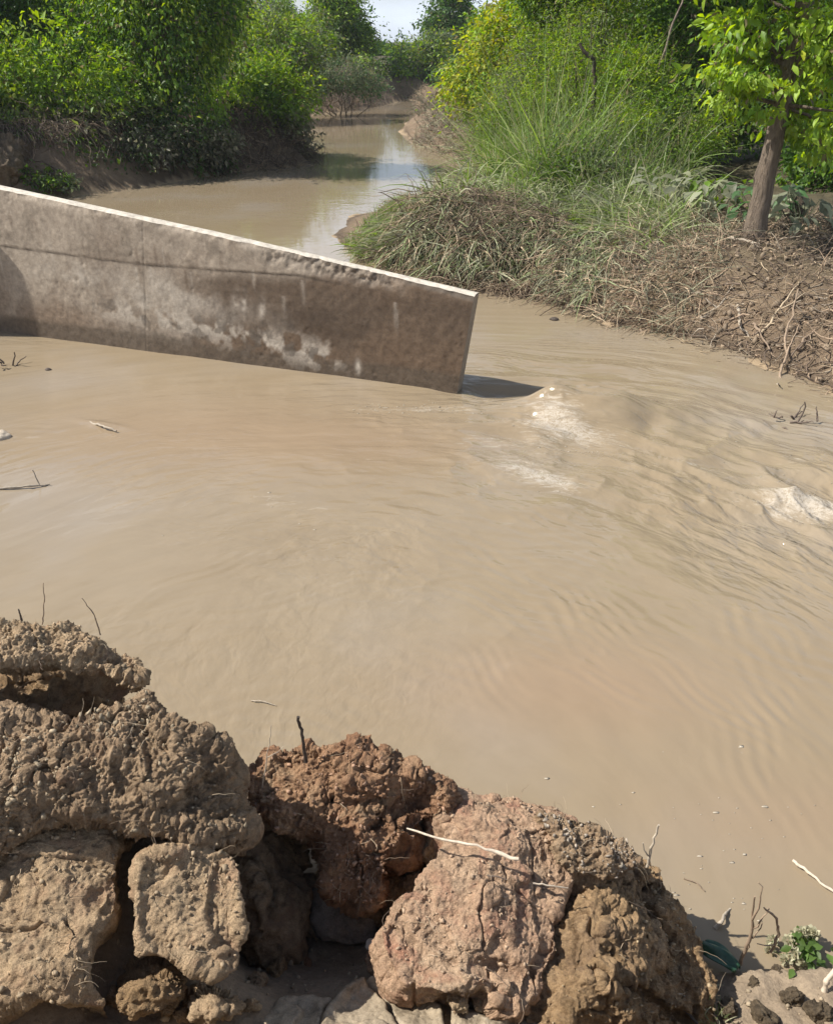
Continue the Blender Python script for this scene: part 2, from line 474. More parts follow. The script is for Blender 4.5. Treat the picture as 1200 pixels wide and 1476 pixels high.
def ground_z(xy, detail=True):
    xy = np.asarray(xy, float)
    d = -pdist(xy, RIVER)                                   # positive on land
    p3 = np.column_stack([xy, np.zeros(len(xy))])
    d = d + 0.25 * fbm(p3, 0.9, 3, 5) * sstep(3.0, 6.0, xy[:, 1])
    h = -0.9 + 0.9 * sstep(-1.6, 0, d)
    right = sstep(-0.5, 1.5, xy[:, 0] - 0.0 * xy[:, 1])
    steep = 0.75 + 1.0 * (1 - right)                        # the left bank is cut steeper
    land = np.minimum(np.maximum(d, 0) * 0.5 * steep, 0.55 + 0.6 * (1 - right)) + 0.05 * np.clip(d, 0, 14)
    tip = at_z(500, 318, 0)
    land = land * (0.3 + 0.7 * sstep(0.6, 4.6, np.hypot(xy[:, 0] - tip[0], xy[:, 1] - tip[1])))
    far = np.where(d > 0, land, h)
    # near bank
    w = np.exp(-((xy[:, None, :] - NEAR_CTRL[None, :, :2]) ** 2).sum(2) / (2 * 0.14 ** 2)) + 1e-6 / (0.05 + ((xy[:, None, :] - NEAR_CTRL[None, :, :2]) ** 2).sum(2))
    zn = (w * NEAR_CTRL[None, :, 2]).sum(1) / w.sum(1)
    dn = d - 0.0
    zn = np.where(dn > 0, np.minimum(zn, -0.03 + dn * 3.0), np.minimum(-0.03 + dn * 1.2, 0))
    zn = np.maximum(zn, -0.9)
    k = sstep(3.2, 4.2, xy[:, 1])
    z = zn * (1 - k) + far * k
    if detail:
        r = np.hypot(xy[:, 0], xy[:, 1])
        z = z + 0.05 * fbm(p3, 1.7, 4, 9) * sstep(0.0, 1.5, r) * np.where(d > -0.3, 1, 0.2) * (0.35 + 0.65 * k)
        z = z + (0.16 * fbm(p3, 0.5, 3, 3) + 0.10 * fbm(p3, 1.6, 2, 6)) * k * sstep(0.1, 1.2, d)
        wr = k * sstep(0.05, 0.5, d) * sstep(-1.0, 1.0, xy[:, 0]) * (1 - sstep(20, 26, xy[:, 1]))
        z = z + wr * (0.07 * fbm(p3, 2.6, 3, 13) + 0.05 * (0.5 - worley(p3, 3.2, 14)))
        cv = at_z(752, 372, 0.35)
        z = z - 0.36 * np.exp(-((xy[:, 0] - cv[0]) / 0.34) ** 2 - ((xy[:, 1] - cv[1]) / 0.42) ** 2)
        near = (1 - k)
        z = z + near * (0.035 * fbm(p3, 9, 4, 21) + 0.05 * fbm(p3, 3, 3, 22) * sstep(-0.7, -1.2, xy[:, 0]) + 0.012 * (0.6 - worley(p3, 22, 4)))
    return z

def polar(r0, r1, nr, angs):
    rr = np.exp(np.linspace(np.log(r0), np.log(r1), nr))
    a, r = np.meshgrid(angs, rr)
    xy = np.column_stack([(r * np.sin(a)).ravel(), (r * np.cos(a)).ravel()])
    n = len(angs)
    i, j = np.meshgrid(np.arange(nr - 1), np.arange(n - 1), indexing='ij')
    f = np.stack([i * n + j, i * n + j + 1, (i + 1) * n + j + 1, (i + 1) * n + j], -1).reshape(-1, 4)
    return xy, f[:, ::-1]

def chunked(fn, a, n=60000):
    return np.concatenate([fn(a[k:k + n]) for k in range(0, len(a), n)])

angs = np.concatenate([np.linspace(-180, -62, 60)[:-1], np.linspace(-62, 62, 620), np.linspace(62, 180, 60)[1:]])
xy, f = polar(0.25, 600, 900, np.radians(angs))
gz = chunked(ground_z, xy)
dd = -chunked(lambda a: pdist(a, RIVER), xy)
p3 = np.column_stack([xy, np.zeros(len(xy))])
nn = fbm(p3, 1.1, 4, 33)[:, None]
mudc = np.array([0.33, 0.25, 0.16]); banks = np.array([0.22, 0.16, 0.105]); litter = np.array([0.10, 0.085, 0.05])
nearc = np.array([0.3, 0.235, 0.165])
kk = sstep(0.5, 3.0, dd + 0.6 * nn[:, 0])[:, None]
gc = banks * (1 - kk) + litter * kk
gc = gc * (0.85 + 0.3 * nn)
kn = sstep(3.0, 4.5, xy[:, 1])[:, None]
gc = nearc * (1 - kn) + gc * kn
wetk = ((1 - sstep(0.05, 0.35, dd + 0.15 * nn[:, 0])) * sstep(3.0, 4.5, xy[:, 1]))[:, None]
gc = gc * (1 - 0.4 * wetk)
gc = np.where((dd < 0)[:, None], mudc, gc)
tag(mesh('ground', np.column_stack([xy, gz]), f, M_GROUND, col=gc, smooth=True), kind='structure')

# --- water: flowing, with a standing wave off the wall's end
WE = at_z(660, 565, 0)                      # foot of the wall's free end
B1 = at_z(845, 600, 0); B2 = at_z(1165, 735, 0)
CEN = at_z(380, 1250, 0)
def flow_uv(x, y):
    dx, dy = x - CEN[0], y - CEN[1]
    r = np.hypot(dx, dy); a = np.arctan2(dx, dy)
    wob = 0.35 * fbm(np.column_stack([x, y, 0 * x]), 0.5, 3, 71)
    near = a * 4.0 + wob, r + wob
    k = sstep(9.5, 13, y)
    return near[0] * (1 - k) + (x * 1.6 + 30) * k, near[1] * (1 - k) + (y * 0.8) * k

RGP = np.random.RandomState(23)
PACKETS = []
for px, py, sx_, sy_, cnt in [(1150, 940, 60, 60, 9), (870, 885, 70, 30, 7), (720, 820, 120, 30, 8), (400, 735, 70, 30, 6), (300, 800, 90, 30, 4), (1000, 760, 120, 50, 10), (560, 680, 90, 30, 6), (480, 620, 120, 25, 6),
                              (200, 650, 120, 40, 6), (1060, 850, 80, 50, 7), (900, 700, 80, 40, 8), (1120, 1060, 60, 40, 3), (650, 760, 100, 30, 6), (820, 960, 120, 40, 4), (440, 1035, 30, 14, 3)]:
    for k in range(cnt):
        PACKETS.append((at_z(min(px + RGP.randn() * sx_, 1230), py + RGP.randn() * sy_, 0)[:2], RGP.uniform(0.08, 0.15), RGP.uniform(0.0012, 0.0030), RGP.uniform(0.25, 0.7), RGP.uniform(0.10, 0.22), RGP.uniform(-0.45, 0.45), RGP.rand() * 6.28))
def water(xy):
    x, y = xy[:, 0], xy[:, 1]
    u, v = flow_uv(x, y)
    q = np.column_stack([u * 1.1, v * 3.2, 0 * u])
    chop_zone = np.exp(-(((x - B1[0]) / 1.9) ** 2 + ((y - B1[1]) / 1.1) ** 2)) + 0.9 * np.exp(-(((x - B2[0]) / 1.1) ** 2 + ((y - B2[1]) / 0.7) ** 2)) \
        + 0.45 * np.exp(-(((x - B1[0] - 1.6) / 2.6) ** 2 + ((y - B1[1] + 1.2) / 1.4) ** 2))
    tz = at_z(735, 572, 0)
    chop_zone = np.clip(chop_zone + 0.6 * np.exp(-(((x - tz[0]) / 0.7) ** 2 + ((y - tz[1]) / 0.4) ** 2)), 0, 1.2)
    calm = sstep(9.0, 12.0, y)
    a = (0.008 + 0.06 * chop_zone) * (1 - calm) + 0.0012 * calm
    a = a * (0.35 + 0.65 * sstep(2.2, 5.0, y))
    z = a * fbm(q, 1.0, 3, 41)
    q2 = np.column_stack([u * 3.0, v * 7.0, 0 * u])
    z = z + a * 0.25 * fbm(q2, 1.0, 2, 55)
    rid = (1 - np.abs(fbm(np.column_stack([u * 2.4, v * 5.0, 0 * u]), 1.0, 2, 167))) ** 2
    z = z + (0.010 * sstep(-2.0, 2.5, x) * sstep(3.0, 5.5, y) * (1 - calm) + 0.045 * chop_zone) * (rid - 0.5) * sstep(-0.3, 0.3, fbm(np.column_stack([x, y, 0 * x]), 0.9, 2, 161))
    qi = np.column_stack([x * 2.2 + 0.4 * fbm(q, 0.7, 2, 8), y * 3.4, 0 * u])
    z = z + 0.03 * chop_zone * (1 - np.abs(fbm(qi, 1.0, 2, 66))) - 0.02 * chop_zone + 0.008 * chop_zone * fbm(qi, 2.6, 2, 67)
    for c_, lam, am, sl, sw, an, ph in PACKETS:
        X, Y = x - c_[0], y - c_[1]
        m = (np.abs(X) < 2.2) & (np.abs(Y) < 2.2)
        if not m.any(): continue
        Xm, Ym = X[m], Y[m]
        th = math.atan2(c_[1] - CEN[1], c_[0] - CEN[0]) + an            # across the stream
        r_ = Xm * math.cos(th) + Ym * math.sin(th); t_ = -Xm * math.sin(th) + Ym * math.cos(th)
        r_ = r_ + 0.25 * t_ * t_ + 0.05 * np.sin(t_ * 7 + ph)
        z[m] += am * np.exp(-(t_ / sl) ** 2 - (r_ / sw) ** 2) * np.sin(2 * np.pi * r_ / lam + ph)
    # standing wave: a smooth boil, a hollow upstream, a curling lip
    def g(px, py, sx, sy, rot=0.0):
        c = at_z(px, py, 0)
        X, Y = x - c[0], y - c[1]
        X, Y = X * math.cos(rot) + Y * math.sin(rot), -X * math.sin(rot) + Y * math.cos(rot)
        return np.exp(-(X / sx) ** 2 - (Y / sy) ** 2)
    z = z + 0.19 * g(872, 596, 0.6, 0.42, -0.3) + 0.12 * g(793, 588, 0.22, 0.12, -0.3) + 0.05 * g(815, 612, 0.25, 0.09, -0.7) + 0.06 * g(760, 620, 0.35, 0.15, -0.5) \
        - 0.075 * g(740, 566, 0.55, 0.16, -0.05) - 0.07 * g(805, 574, 0.18, 0.12, -0.3) - 0.055 * g(938, 618, 0.17, 0.13, 0.6) + 0.04 * g(975, 600, 0.3, 0.2, 0.5) - 0.04 * g(830, 640, 0.3, 0.12) \
        + 0.10 * g(1150, 722, 0.34, 0.12, -0.6) - 0.07 * g(1095, 705, 0.35, 0.14, -0.5) + 0.06 * g(1190, 690, 0.4, 0.14, -0.4) + 0.035 * g(1060, 650, 0.6, 0.10, -0.5) - 0.03 * g(1040, 672, 0.6, 0.10, -0.5) + 0.03 * g(985, 655, 0.4, 0.09, -0.6) \
        + 0.03 * g(960, 560, 0.9, 0.12, -0.3) + 0.028 * g(840, 525, 0.8, 0.1, -0.2) + 0.02 * g(150, 612, 0.3, 0.05, -0.35)
    foam = 0.42 * g(790, 605, 0.3, 0.24) + 0.46 * g(775, 690, 0.4, 0.17, -0.7) + 0.5 * g(1160, 735, 0.42, 0.22, -0.5) + 0.4 * g(612, 590, 0.9, 0.10, 0.02) \
        + 0.32 * g(820, 625, 0.4, 0.2) + 0.2 * g(1090, 690, 0.9, 0.6) + 0.2 * g(700, 640, 1.6, 0.5) + 0.3 * g(30, 630, 0.4, 0.06) + 0.22 * g(400, 725, 0.5, 0.2, -0.4)
    foam = foam * 1.1 + 0.22 * fbm(np.column_stack([u * 2.5, v * 9, 0 * u]), 1.0, 3, 91)
    patch = sstep(-0.15, 0.5, fbm(np.column_stack([x, y, 0 * x]), 0.7, 3, 61))
    side = sstep(-2.5, 2.0, x)
    chop = (0.05 + (0.3 + 0.42 * side) * patch * sstep(2.4, 5.0, y) + 0.8 * chop_zone) * (1 - calm) + 0.04 * calm
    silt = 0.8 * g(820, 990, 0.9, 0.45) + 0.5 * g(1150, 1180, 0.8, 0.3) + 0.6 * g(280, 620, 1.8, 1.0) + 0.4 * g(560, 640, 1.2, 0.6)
    return np.column_stack([z, np.clip(foam, 0, 1), np.clip(chop, 0, 2), np.clip(silt, 0, 1), u, v])

wangs = np.concatenate([np.linspace(-88, -30, 120)[:-1], np.linspace(-30, 30, 640), np.linspace(30, 88, 120)[1:]])
xy, f = polar(1.0, 130, 1050, np.radians(wangs))
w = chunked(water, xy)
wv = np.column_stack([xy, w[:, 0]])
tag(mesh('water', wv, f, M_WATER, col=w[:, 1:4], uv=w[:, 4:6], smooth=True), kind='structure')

# ------------------------------------------------------------------ the concrete wing wall
def wing_wall():
    E0 = at_z(660, 565, 0); L0 = at_z(0, 478, 0)
    du = (E0 - L0); Lv = np.linalg.norm(du); du /= Lv
    nf = np.array([du[1], -du[0], 0.0])                   # towards the camera
    if nf[1] > 0: nf = -nf
    LEAN = 0.15
    def hit(px, py):                                       # u, z on the front plane
        d = ray(px, py); t = ((E0 - ORG) @ nf) / (d @ nf)
        p = ORG + d * t
        return (p - L0) @ du, p[2]
    uE, zE = hit(683, 428); uA, zA = hit(0, 273); uB, zB = hit(300, 338)
    u_start = -2.6
    def top(u): return np.interp(u, [u_start, uA, uB, uE], [zA + (uA - u_start) * (zA - zB) / (uB - uA), zA, zB, zE])
    nu, nz = 620, 150
    lin = np.linspace(0, 1, nu)
    ub = u_start + (uE - LEAN * zE - u_start) * lin        # along the foot
    s, t = np.meshgrid(ub, np.linspace(0, 1, nz), indexing='ij')
    z_bot = -0.8
    # sheared columns: u grows with z near the free end and at the joint (the wall leans along its length)
    sh = LEAN
    utop = s + sh * top(s + sh * 1.0)
    H = top(utop)
    Z = z_bot + (H - z_bot) * t
    U = s + sh * Z
    uj, zj = hit(208, 380)
    uJ = uj - sh * zj
    _, zl0 = hit(0, 352); ul1, zl1 = hit(208, 381); ul2, zl2 = hit(430, 396)
    zline = np.interp(U, [u_start, 0, ul1, ul2, uE], [zl0 + 0.05, zl0, zl1, zl2 , zl2 - 0.2])
    pp = np.column_stack([U.ravel(), Z.ravel(), 0 * U.ravel()])
    F = lambda sc, o, sd: fbm(pp, sc, o, sd).reshape(U.shape)
    off = 0.012 * F(1.3, 3, 3) + 0.004 * F(14, 3, 8)
    fade = 1 - sstep(ul2 - 0.1, ul2 + 0.9, U)
    off += 0.007 * sstep(-0.012, 0.012, Z - zline + 0.012 * F(5, 3, 29)) * fade  # the upper pour stands proud of the lower
    off -= 0.006 * np.exp(-((s - uJ + 0.006 * np.sin(Z * 9)) / 0.006) ** 2)         # construction joint
    uc0, _ = hit(395, 380); uc1, _ = hit(555, 400)
    chip = sstep(uc0 - 0.3, uc0 + 0.1, U) * (1 - sstep(uc1 - 0.1, uc1 + 0.35, U))
    depth_t = H - Z
    off -= chip * 0.05 * (1 - sstep(0.05, 0.17, depth_t + 0.06 * F(9, 3, 12))) * (0.7 + 0.6 * F(22, 3, 5))
    off -= 0.03 * np.exp(-(depth_t / 0.035) ** 2) * (0.4 + 1.6 * np.clip(F(5, 4, 31), -0.2, 1))
    off -= 0.004 * sstep(0.28, 0.12, worley(pp, 9, 33).reshape(U.shape)) * sstep(0.1, 0.3, F(2.2, 2, 34))
    W3 = lambda u, z, n: L0 + du * u[..., None] + np.array([0, 0, 1.0]) * z[..., None] + nf * n[..., None]
    front = W3(U, Z, off)
    TH = 0.17
    back = W3(U, Z, np.full_like(U, -TH))
    # stains (pigment that stays put)
    base = np.array([0.36, 0.3, 0.235]); dark = np.array([0.1, 0.066, 0.041]); pale = np.array([0.5, 0.445, 0.375]); black = np.array([0.085, 0.07, 0.055])
    C = np.broadcast_to(base, U.shape + (3,)).copy()
    C *= (1 + 0.16 * F(2.2, 4, 61))[..., None]
    def blend(mask, col):
        nonlocal C
        m = np.clip(mask, 0, 1)[..., None]
        C = C * (1 - m) + np.asarray(col) * m
    n1 = F(1.6, 4, 71)
    uw0, _ = hit(225, 420); uw1, _ = hit(320, 420)
    wet = sstep(uw0, uw1 + 0.1, U + 0.55 * n1 - 0.45 * (Z - 0.6)) * (1 - sstep(-0.14, 0.05, Z - zline + 0.15 * n1 * 0.5 - 0.5 * (1 - fade) ))
    blend(0.9 * wet, dark)
    blend(0.35 * sstep(-0.1, 0.5, F(2.6, 5, 131)), dark * 1.5)
    up, _ = hit(560, 450)
    blend(0.3 * sstep(up - 0.1, up + 0.05, U + 0.03 * n1) * sstep(-0.25, 0.3, F(0.9, 3, 15)), dark * 1.7)   # lighter end panel
    u5, z5 = hit(470, 470)
    blend(0.85 * np.exp(-((U - u5) / 0.8) ** 2 - ((Z - z5) / 0.22) ** 2) * sstep(-0.4, 0.3, F(2, 3, 77)), dark * 0.75)
    rng_ = np.random.RandomState(4)
    for k in range(46):                                     # thin dribbles down from the lip and the seam
        uu = rng_.uniform(u_start, uE); wd = rng_.uniform(0.006, 0.03); ln_ = rng_.uniform(0.15, 0.7)
        st = np.interp(uu, [u_start, uE], [zA, zE]) - rng_.rand() * 0.4
        m_ = np.exp(-((s + sh * Z - uu + 0.012 * n1) / wd) ** 2) * sstep(st - ln_, st, Z) * (Z < st + 0.03)
        blend(rng_.uniform(0.25, 0.6) * m_, dark * 1.1 if rng_.rand() < 0.7 else pale)
    blend(0.35 * sstep(0.0, 0.3, fbm(np.column_stack([U.ravel() * 0.5, Z.ravel() * 6, 0 * U.ravel()]), 1.6, 4, 141).reshape(U.shape)) * wet, dark * 0.7)
    blend(0.55 * (1 - sstep(0.18, 0.6, Z + 0.35 * n1 + 0.2 * F(5, 3, 151))), dark * 1.7)
    # damp foot and its patchy salts
    zt = 0.17 + 0.10 * F(1.2, 4, 81)
    foot = 1 - sstep(zt - 0.03, zt + 0.06, Z)
    blend(0.8 * foot, np.array([0.11, 0.083, 0.058]))
    ua, _ = hit(230, 470); ubb, _ = hit(480, 530)
    band = sstep(ua - 1.6, ua, U) * (1 - sstep(ubb - 0.1, ubb + 0.3, U))
    zs = np.interp(U, [ua - 1.5, ua, ubb], [0.5, 0.42, 0.2])
    salt = band * np.exp(-((Z - zs) / 0.16) ** 2) * sstep(0.0, 0.2, F(5, 5, 91) + 0.02)
    blend(0.85 * salt, pale)
    spk = band * np.exp(-((Z - zs - 0.02) / 0.22) ** 2) * sstep(0.12, 0.25, F(7, 4, 95))
    blend(0.75 * spk, black * 1.3)
    u7, z7 = hit(250, 425)
    blend(0.7 * np.exp(-((U - u7) / 0.9) ** 2 - ((Z - z7 + 0.1 * (U - u7)) / 0.2) ** 2) * sstep(-0.3, 0.2, F(3, 4, 101)), pale)
    u8, z8 = hit(120, 400)
    blend(0.6 * np.exp(-((U - u8) / 1.0) ** 2 - ((Z - z8) / 0.17) ** 2) * sstep(-0.2, 0.25, F(3, 4, 102)), pale * 1.03)
    for px_, w_ in ((378, 0.04), (352, 0.03), (340, 0.05)):                         # white runs under the ledge
        uu, zz = hit(px_, 440)
        blend(0.85 * np.exp(-((s + sh * zz - uu + 0.02 * n1) / w_) ** 2) * np.exp(-((Z - zz) / 0.13) ** 2) * sstep(-0.4, 0.2, F(6, 3, 55)), pale * 1.15)
    u9, z9 = hit(516, 528)
    blend(np.exp(-((U - u9) / 0.03) ** 2 - ((Z - z9) / 0.07) ** 2), pale * 1.2)
    # dark weathering just under the lip and in the seams; dark dribbles
    blend(0.7 * np.exp(-((Z - zline + 0.01 + 0.01 * F(6, 3, 9)) / 0.010) ** 2) * fade * sstep(-0.5, 0.1, F(3, 3, 19)), black)
    blend(0.22 * np.exp(-((s - uJ + 0.02 * n1) / 0.012) ** 2) * sstep(-0.5, 0.1, F(4, 3, 44)), black)
    blend(0.55 * sstep(0.1, 0.35, F(4.5, 5, 111)) * sstep(0.0, 0.12, Z - zline) * fade, np.array([0.2, 0.165, 0.125]))
    bl = chip * (1 - sstep(0.06, 0.19, depth_t + 0.08 * F(9, 3, 12)))
    blend(0.7 * bl, np.where((F(16, 4, 121) > 0.0)[..., None], base * 0.9, black * 1.8))
    blend(0.8 * (1 - chip) * sstep(uc0 - 0.5, uE, U) * (1 - sstep(0.015, 0.05, depth_t + 0.03 * F(8, 3, 4))), black * 1.4)
    # thickness: edge row, top, back, free end
    nv = nu * nz
    idx = np.arange(nv).reshape(nu, nz)
    q = lambda a: np.stack([a[:-1, :-1], a[1:, :-1], a[1:, 1:], a[:-1, 1:]], -1).reshape(-1, 4)
    V = [front.reshape(-1, 3)]; Fc = [q(idx)]; CC = [C.reshape(-1, 3)]
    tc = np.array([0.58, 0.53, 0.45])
    # top surface
    ks = np.linspace(0, 1, 14)
    T = front[:, -1, :][:, None, :] * (1 - ks[None, :, None]) + back[:, -1, :][:, None, :] * ks[None, :, None]
    T = T.copy()
    T[:, :, 2] += 0.012 * np.sin(np.pi * ks)[None, :] + 0.008 * fbm(T.reshape(-1, 3), 9, 4, 7).reshape(T.shape[:2]) * np.sin(np.pi * ks)[None, :]
    i2 = np.arange(T.shape[0] * T.shape[1]).reshape(T.shape[:2]) + nv
    V.append(T.reshape(-1, 3)); Fc.append(q(i2))
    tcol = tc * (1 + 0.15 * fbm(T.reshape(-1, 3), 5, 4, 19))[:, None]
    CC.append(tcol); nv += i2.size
    # back and free end
    i3 = np.arange(back[::8, ::8].shape[0] * back[::8, ::8].shape[1]).reshape(back[::8, ::8].shape[:2]) + nv
    bb = np.concatenate([back[::8], back[-1:]], 0); bb = np.concatenate([bb[:, ::8], bb[:, -1:]], 1)
    i3 = np.arange(bb.shape[0] * bb.shape[1]).reshape(bb.shape[:2]) + nv
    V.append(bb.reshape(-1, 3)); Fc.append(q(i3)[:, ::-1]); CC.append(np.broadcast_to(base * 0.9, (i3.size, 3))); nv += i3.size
    En = front[-1][:, None, :] * (1 - ks[None, :, None]) + back[-1][:, None, :] * ks[None, :, None]
    i4 = np.arange(En.shape[0] * En.shape[1]).reshape(En.shape[:2]) + nv
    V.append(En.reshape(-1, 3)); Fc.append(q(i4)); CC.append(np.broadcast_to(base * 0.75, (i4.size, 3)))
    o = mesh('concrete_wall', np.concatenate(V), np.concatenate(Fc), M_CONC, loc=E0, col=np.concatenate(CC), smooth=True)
    tag(o, 'stained grey concrete wing wall sloping down to its free end in the brown water', 'wall')
    return L0, du, nf, zA
WL0, WDU, WNF, WZA = wing_wall()

# ------------------------------------------------------------------ foreground clods: cracked blocks of the eroded bank
CRUMBS = []
def clod(name, label, outline, plane, mat, bulge=0.06, edge=0.14, depth=0.5, res=0.005, rough=0.02, lump=(0.012, 24), fine=0.004,
         cracks=(), jag=0.02, seed=1, skirt=0.2, wavy=0.0, dents=(), group=None, cat='clod', facets=7, crumb=0, ccol=(0.36, 0.27, 0.17), under=0.0, fissure=0.028, chips=0.35):
    A, B, C = [at_z(*p) for p in plane]
    n = np.cross(B - A, C - A); n /= np.linalg.norm(n)
    if n @ (ORG - A) < 0: n = -n
    e1 = np.array([1.0, 0, 0]); e1 -= n * (e1 @ n); e1 /= np.linalg.norm(e1)
    e2 = np.cross(n, e1)
    def hit(px, py):
        d = ray(px, py); t = ((A - ORG) @ n) / (d @ n)
        p = ORG + d * t - A
        return np.array([p @ e1, p @ e2])
    poly = np.array([hit(*p) for p in outline])
    lo, hi = poly.min(0) - 0.05, poly.max(0) + 0.05
    gx, gy = np.arange(lo[0], hi[0], res), np.arange(lo[1], hi[1], res)
    X, Y = np.meshgrid(gx, gy, indexing='ij')
    q = np.column_stack([X.ravel(), Y.ravel()])
    q3 = np.column_stack([q, np.full(len(q), seed * 3.7)])
    d0 = pdist(q, poly)
    d = d0 + jag * fbm(q3, 7, 4, seed) + jag * 0.8 * (0.5 - worley(q3, 11, seed))
    edge *= 0.55
    h = bulge * np.sqrt(np.clip(1 - (1 - np.clip(d / edge, 0, 1)) ** 2, 0, 1))
    rgc = np.random.RandomState(seed)
    qw = q + 0.05 * np.column_stack([fbm(q3, 5, 3, seed + 61), fbm(q3, 5, 3, seed + 62)])
    size = np.ptp(poly, axis=0).mean()
    for k in range(facets):                                   # flat breaks that cut the rounded block
        a_ = rgc.rand() * 6.283
        dv = np.array([math.cos(a_), math.sin(a_)])
        sup = (poly @ dv).max() - qw @ dv
        h = np.minimum(h, bulge * (0.95 - 0.1 * rgc.rand()) + (0.2 + 0.6 * rgc.rand()) * (sup - size * rgc.uniform(0.06, 0.3)))
    tr = fbm(q3, 3.4, 3, seed + 63) * 3.2                    # stepped fracture faces
    h = h + 0.02 * (np.floor(tr) + sstep(0.4, 0.6, tr - np.floor(tr))) * sstep(0, 0.05, d)
    h = h + wavy * fbm(q3, 2.6, 3, seed + 40) * sstep(-0.02, 0.1, d)
    for (pts, wd, dp) in cracks:
        cp = np.array([hit(*p) for p in pts])
        best = np.full(len(q), 9.0)
        qq = q + 0.012 * np.column_stack([fbm(q3, 22, 3, seed + 3), fbm(q3, 22, 3, seed + 4)])
        for k in range(len(cp) - 1):
            ab = cp[k + 1] - cp[k]
            t = np.clip(((qq - cp[k]) @ ab) / (ab @ ab), 0, 1)
            best = np.minimum(best, np.linalg.norm(qq - cp[k] - t[:, None] * ab, axis=1))
        h = h - dp * np.exp(-(best / wd) ** 4)
    for (px, py, sx, sy, dp) in dents:
        c = hit(px, py)
        h = h - dp * np.exp(-(((q[:, 0] - c[0]) / sx) ** 2 + ((q[:, 1] - c[1]) / sy) ** 2 + 0.3 * fbm(q3, 9, 3, seed + 9)).clip(0) ** 1.5)
    P = A + q[:, :1] * e1 + q[:, 1:] * e2 + h[:, None] * n
    G = P.reshape(X.shape + (3,))
    nn_ = np.cross(np.gradient(G, axis=0), np.gradient(G, axis=1)); nn_ /= np.linalg.norm(nn_, axis=2)[..., None] + 1e-12
    nn_ = nn_.reshape(-1, 3)
    nn_ = nn_ * np.where((nn_ @ n) < 0, -1, 1)[:, None]
    keep = (d > 0).reshape(X.shape)
    idx = np.arange(X.size).reshape(X.shape)
    fk = keep[:-1, :-1] & keep[1:, :-1] & keep[1:, 1:] & keep[:-1, 1:]
    F_ = np.stack([idx[:-1, :-1], idx[1:, :-1], idx[1:, 1:], idx[:-1, 1:]], -1)[fk]
    # the rim: directed edges met once
    nxt = {}
    ea = F_.ravel(); eb = np.roll(F_, -1, 1).ravel()
    key = ea.astype(np.int64) * X.size + eb
    rev = eb.astype(np.int64) * X.size + ea
    rim = ~np.isin(key, rev)
    for u_, v_ in zip(ea[rim], eb[rim]): nxt[int(u_)] = int(v_)
    loops = []
    left = set(nxt)
    while left:
        st = next(iter(left)); lp = [st]; left.discard(st); c = nxt[st]
        while c != st and c in left:
            lp.append(c); left.discard(c); c = nxt[c]
        loops.append(lp)
    lp = np.array(max(loops, key=len))
    good = np.unique(F_)
    used = good
    m = len(lp)
    rimq = q[lp].copy()
    sm = rimq.copy()
    for _ in range(12): sm = (np.roll(sm, 1, 0) + 2 * sm + np.roll(sm, -1, 0)) / 4
    tang = np.roll(sm, -3, 0) - np.roll(sm, 3, 0)
    on = np.column_stack([tang[:, 1], -tang[:, 0]]); on /= np.linalg.norm(on, axis=1)[:, None] + 1e-9
    step_in = pdist(sm + on * 0.01, sm)
    if np.mean(step_in > 0) > 0.5: on = -on
    out3 = on[:, :1] * e1 + on[:, 1:] * e2
    P[lp] += (sm - rimq)[:, :1] * e1 + (sm - rimq)[:, 1:] * e2
    nr = max(8, int(depth / (res * 1.6)))
    ts = (np.arange(1, nr + 1) / nr) ** 1.15
    ring = [P[lp][None] + (-n * depth * t + out3 * (skirt * depth * t - under * math.sin(min(1, t * 1.6) * math.pi)))[None] for t in ts]
    side = np.concatenate(ring).reshape(-1, 3)
    sn = np.tile(unit(out3 + n * 0.12), (nr, 1))
    nn_[lp] = unit(nn_[lp] + out3)
    Pa = np.concatenate([P[used], side]); Na = np.concatenate([nn_[used], sn])
    isside = np.concatenate([np.zeros(len(used)), np.repeat(np.clip(ts * depth / 0.04, 0, 1), m)])
    disp = rough * fbm(Pa, 5.5, 5, seed + 20, 0.55) * (1 + 0.5 * isside)
    disp = disp + isside * (0.028 * np.sign(noise(Pa, 6, seed + 55)) * np.abs(noise(Pa, 6, seed + 55)) ** 0.5 + 0.014 * fbm(Pa * [1, 1, 2.5], 13, 3, seed + 56))
    if lump[0]:
        lm = 0.5 + 0.9 * sstep(-0.3, 0.4, fbm(Pa, 4, 2, seed + 6))
        wl_ = worley(Pa + 0.022 * np.column_stack([fbm(Pa, 26, 3, k) for k in (1, 2, 3)]), lump[1], seed + 5)
        disp = disp + lump[0] * (0.25 * (0.55 - wl_) + 0.5 * (1 - 2 * np.abs(fbm(Pa, lump[1] * 0.8, 3, seed + 95)) - 0.5)) * lm
        m2 = sstep(-0.25, 0.3, fbm(Pa, 3.5, 3, seed + 8))
        disp = disp + lump[0] * 0.3 * (0.5 - worley(Pa + 0.01 * np.column_stack([noise(Pa, 60, k) for k in (3, 4, 5)]), lump[1] * 2.3, seed + 15)) * m2
        disp = disp - 0.007 * sstep(0.3, 0.1, worley(Pa, 48, seed + 25)) * sstep(0.0, 0.3, fbm(Pa, 6, 2, seed + 26))
        disp = disp + min(0.006, fine) * (1 - 2 * np.abs(fbm(Pa, 38, 3, seed + 27)))
    Pw = Pa + 0.03 * np.column_stack([fbm(Pa, 9, 3, seed + k) for k in (81, 82, 83)])
    fis = np.exp(-(noise(Pw, 5.2, seed + 84) / 0.045) ** 2) * sstep(0.0, 0.25, fbm(Pa, 3.1, 2, seed + 85)) + 0.6 * np.exp(-(noise(Pw, 10, seed + 86) / 0.06) ** 2) * sstep(0.05, 0.3, fbm(Pa, 4.3, 2, seed + 87))
    disp = disp - fissure * fis
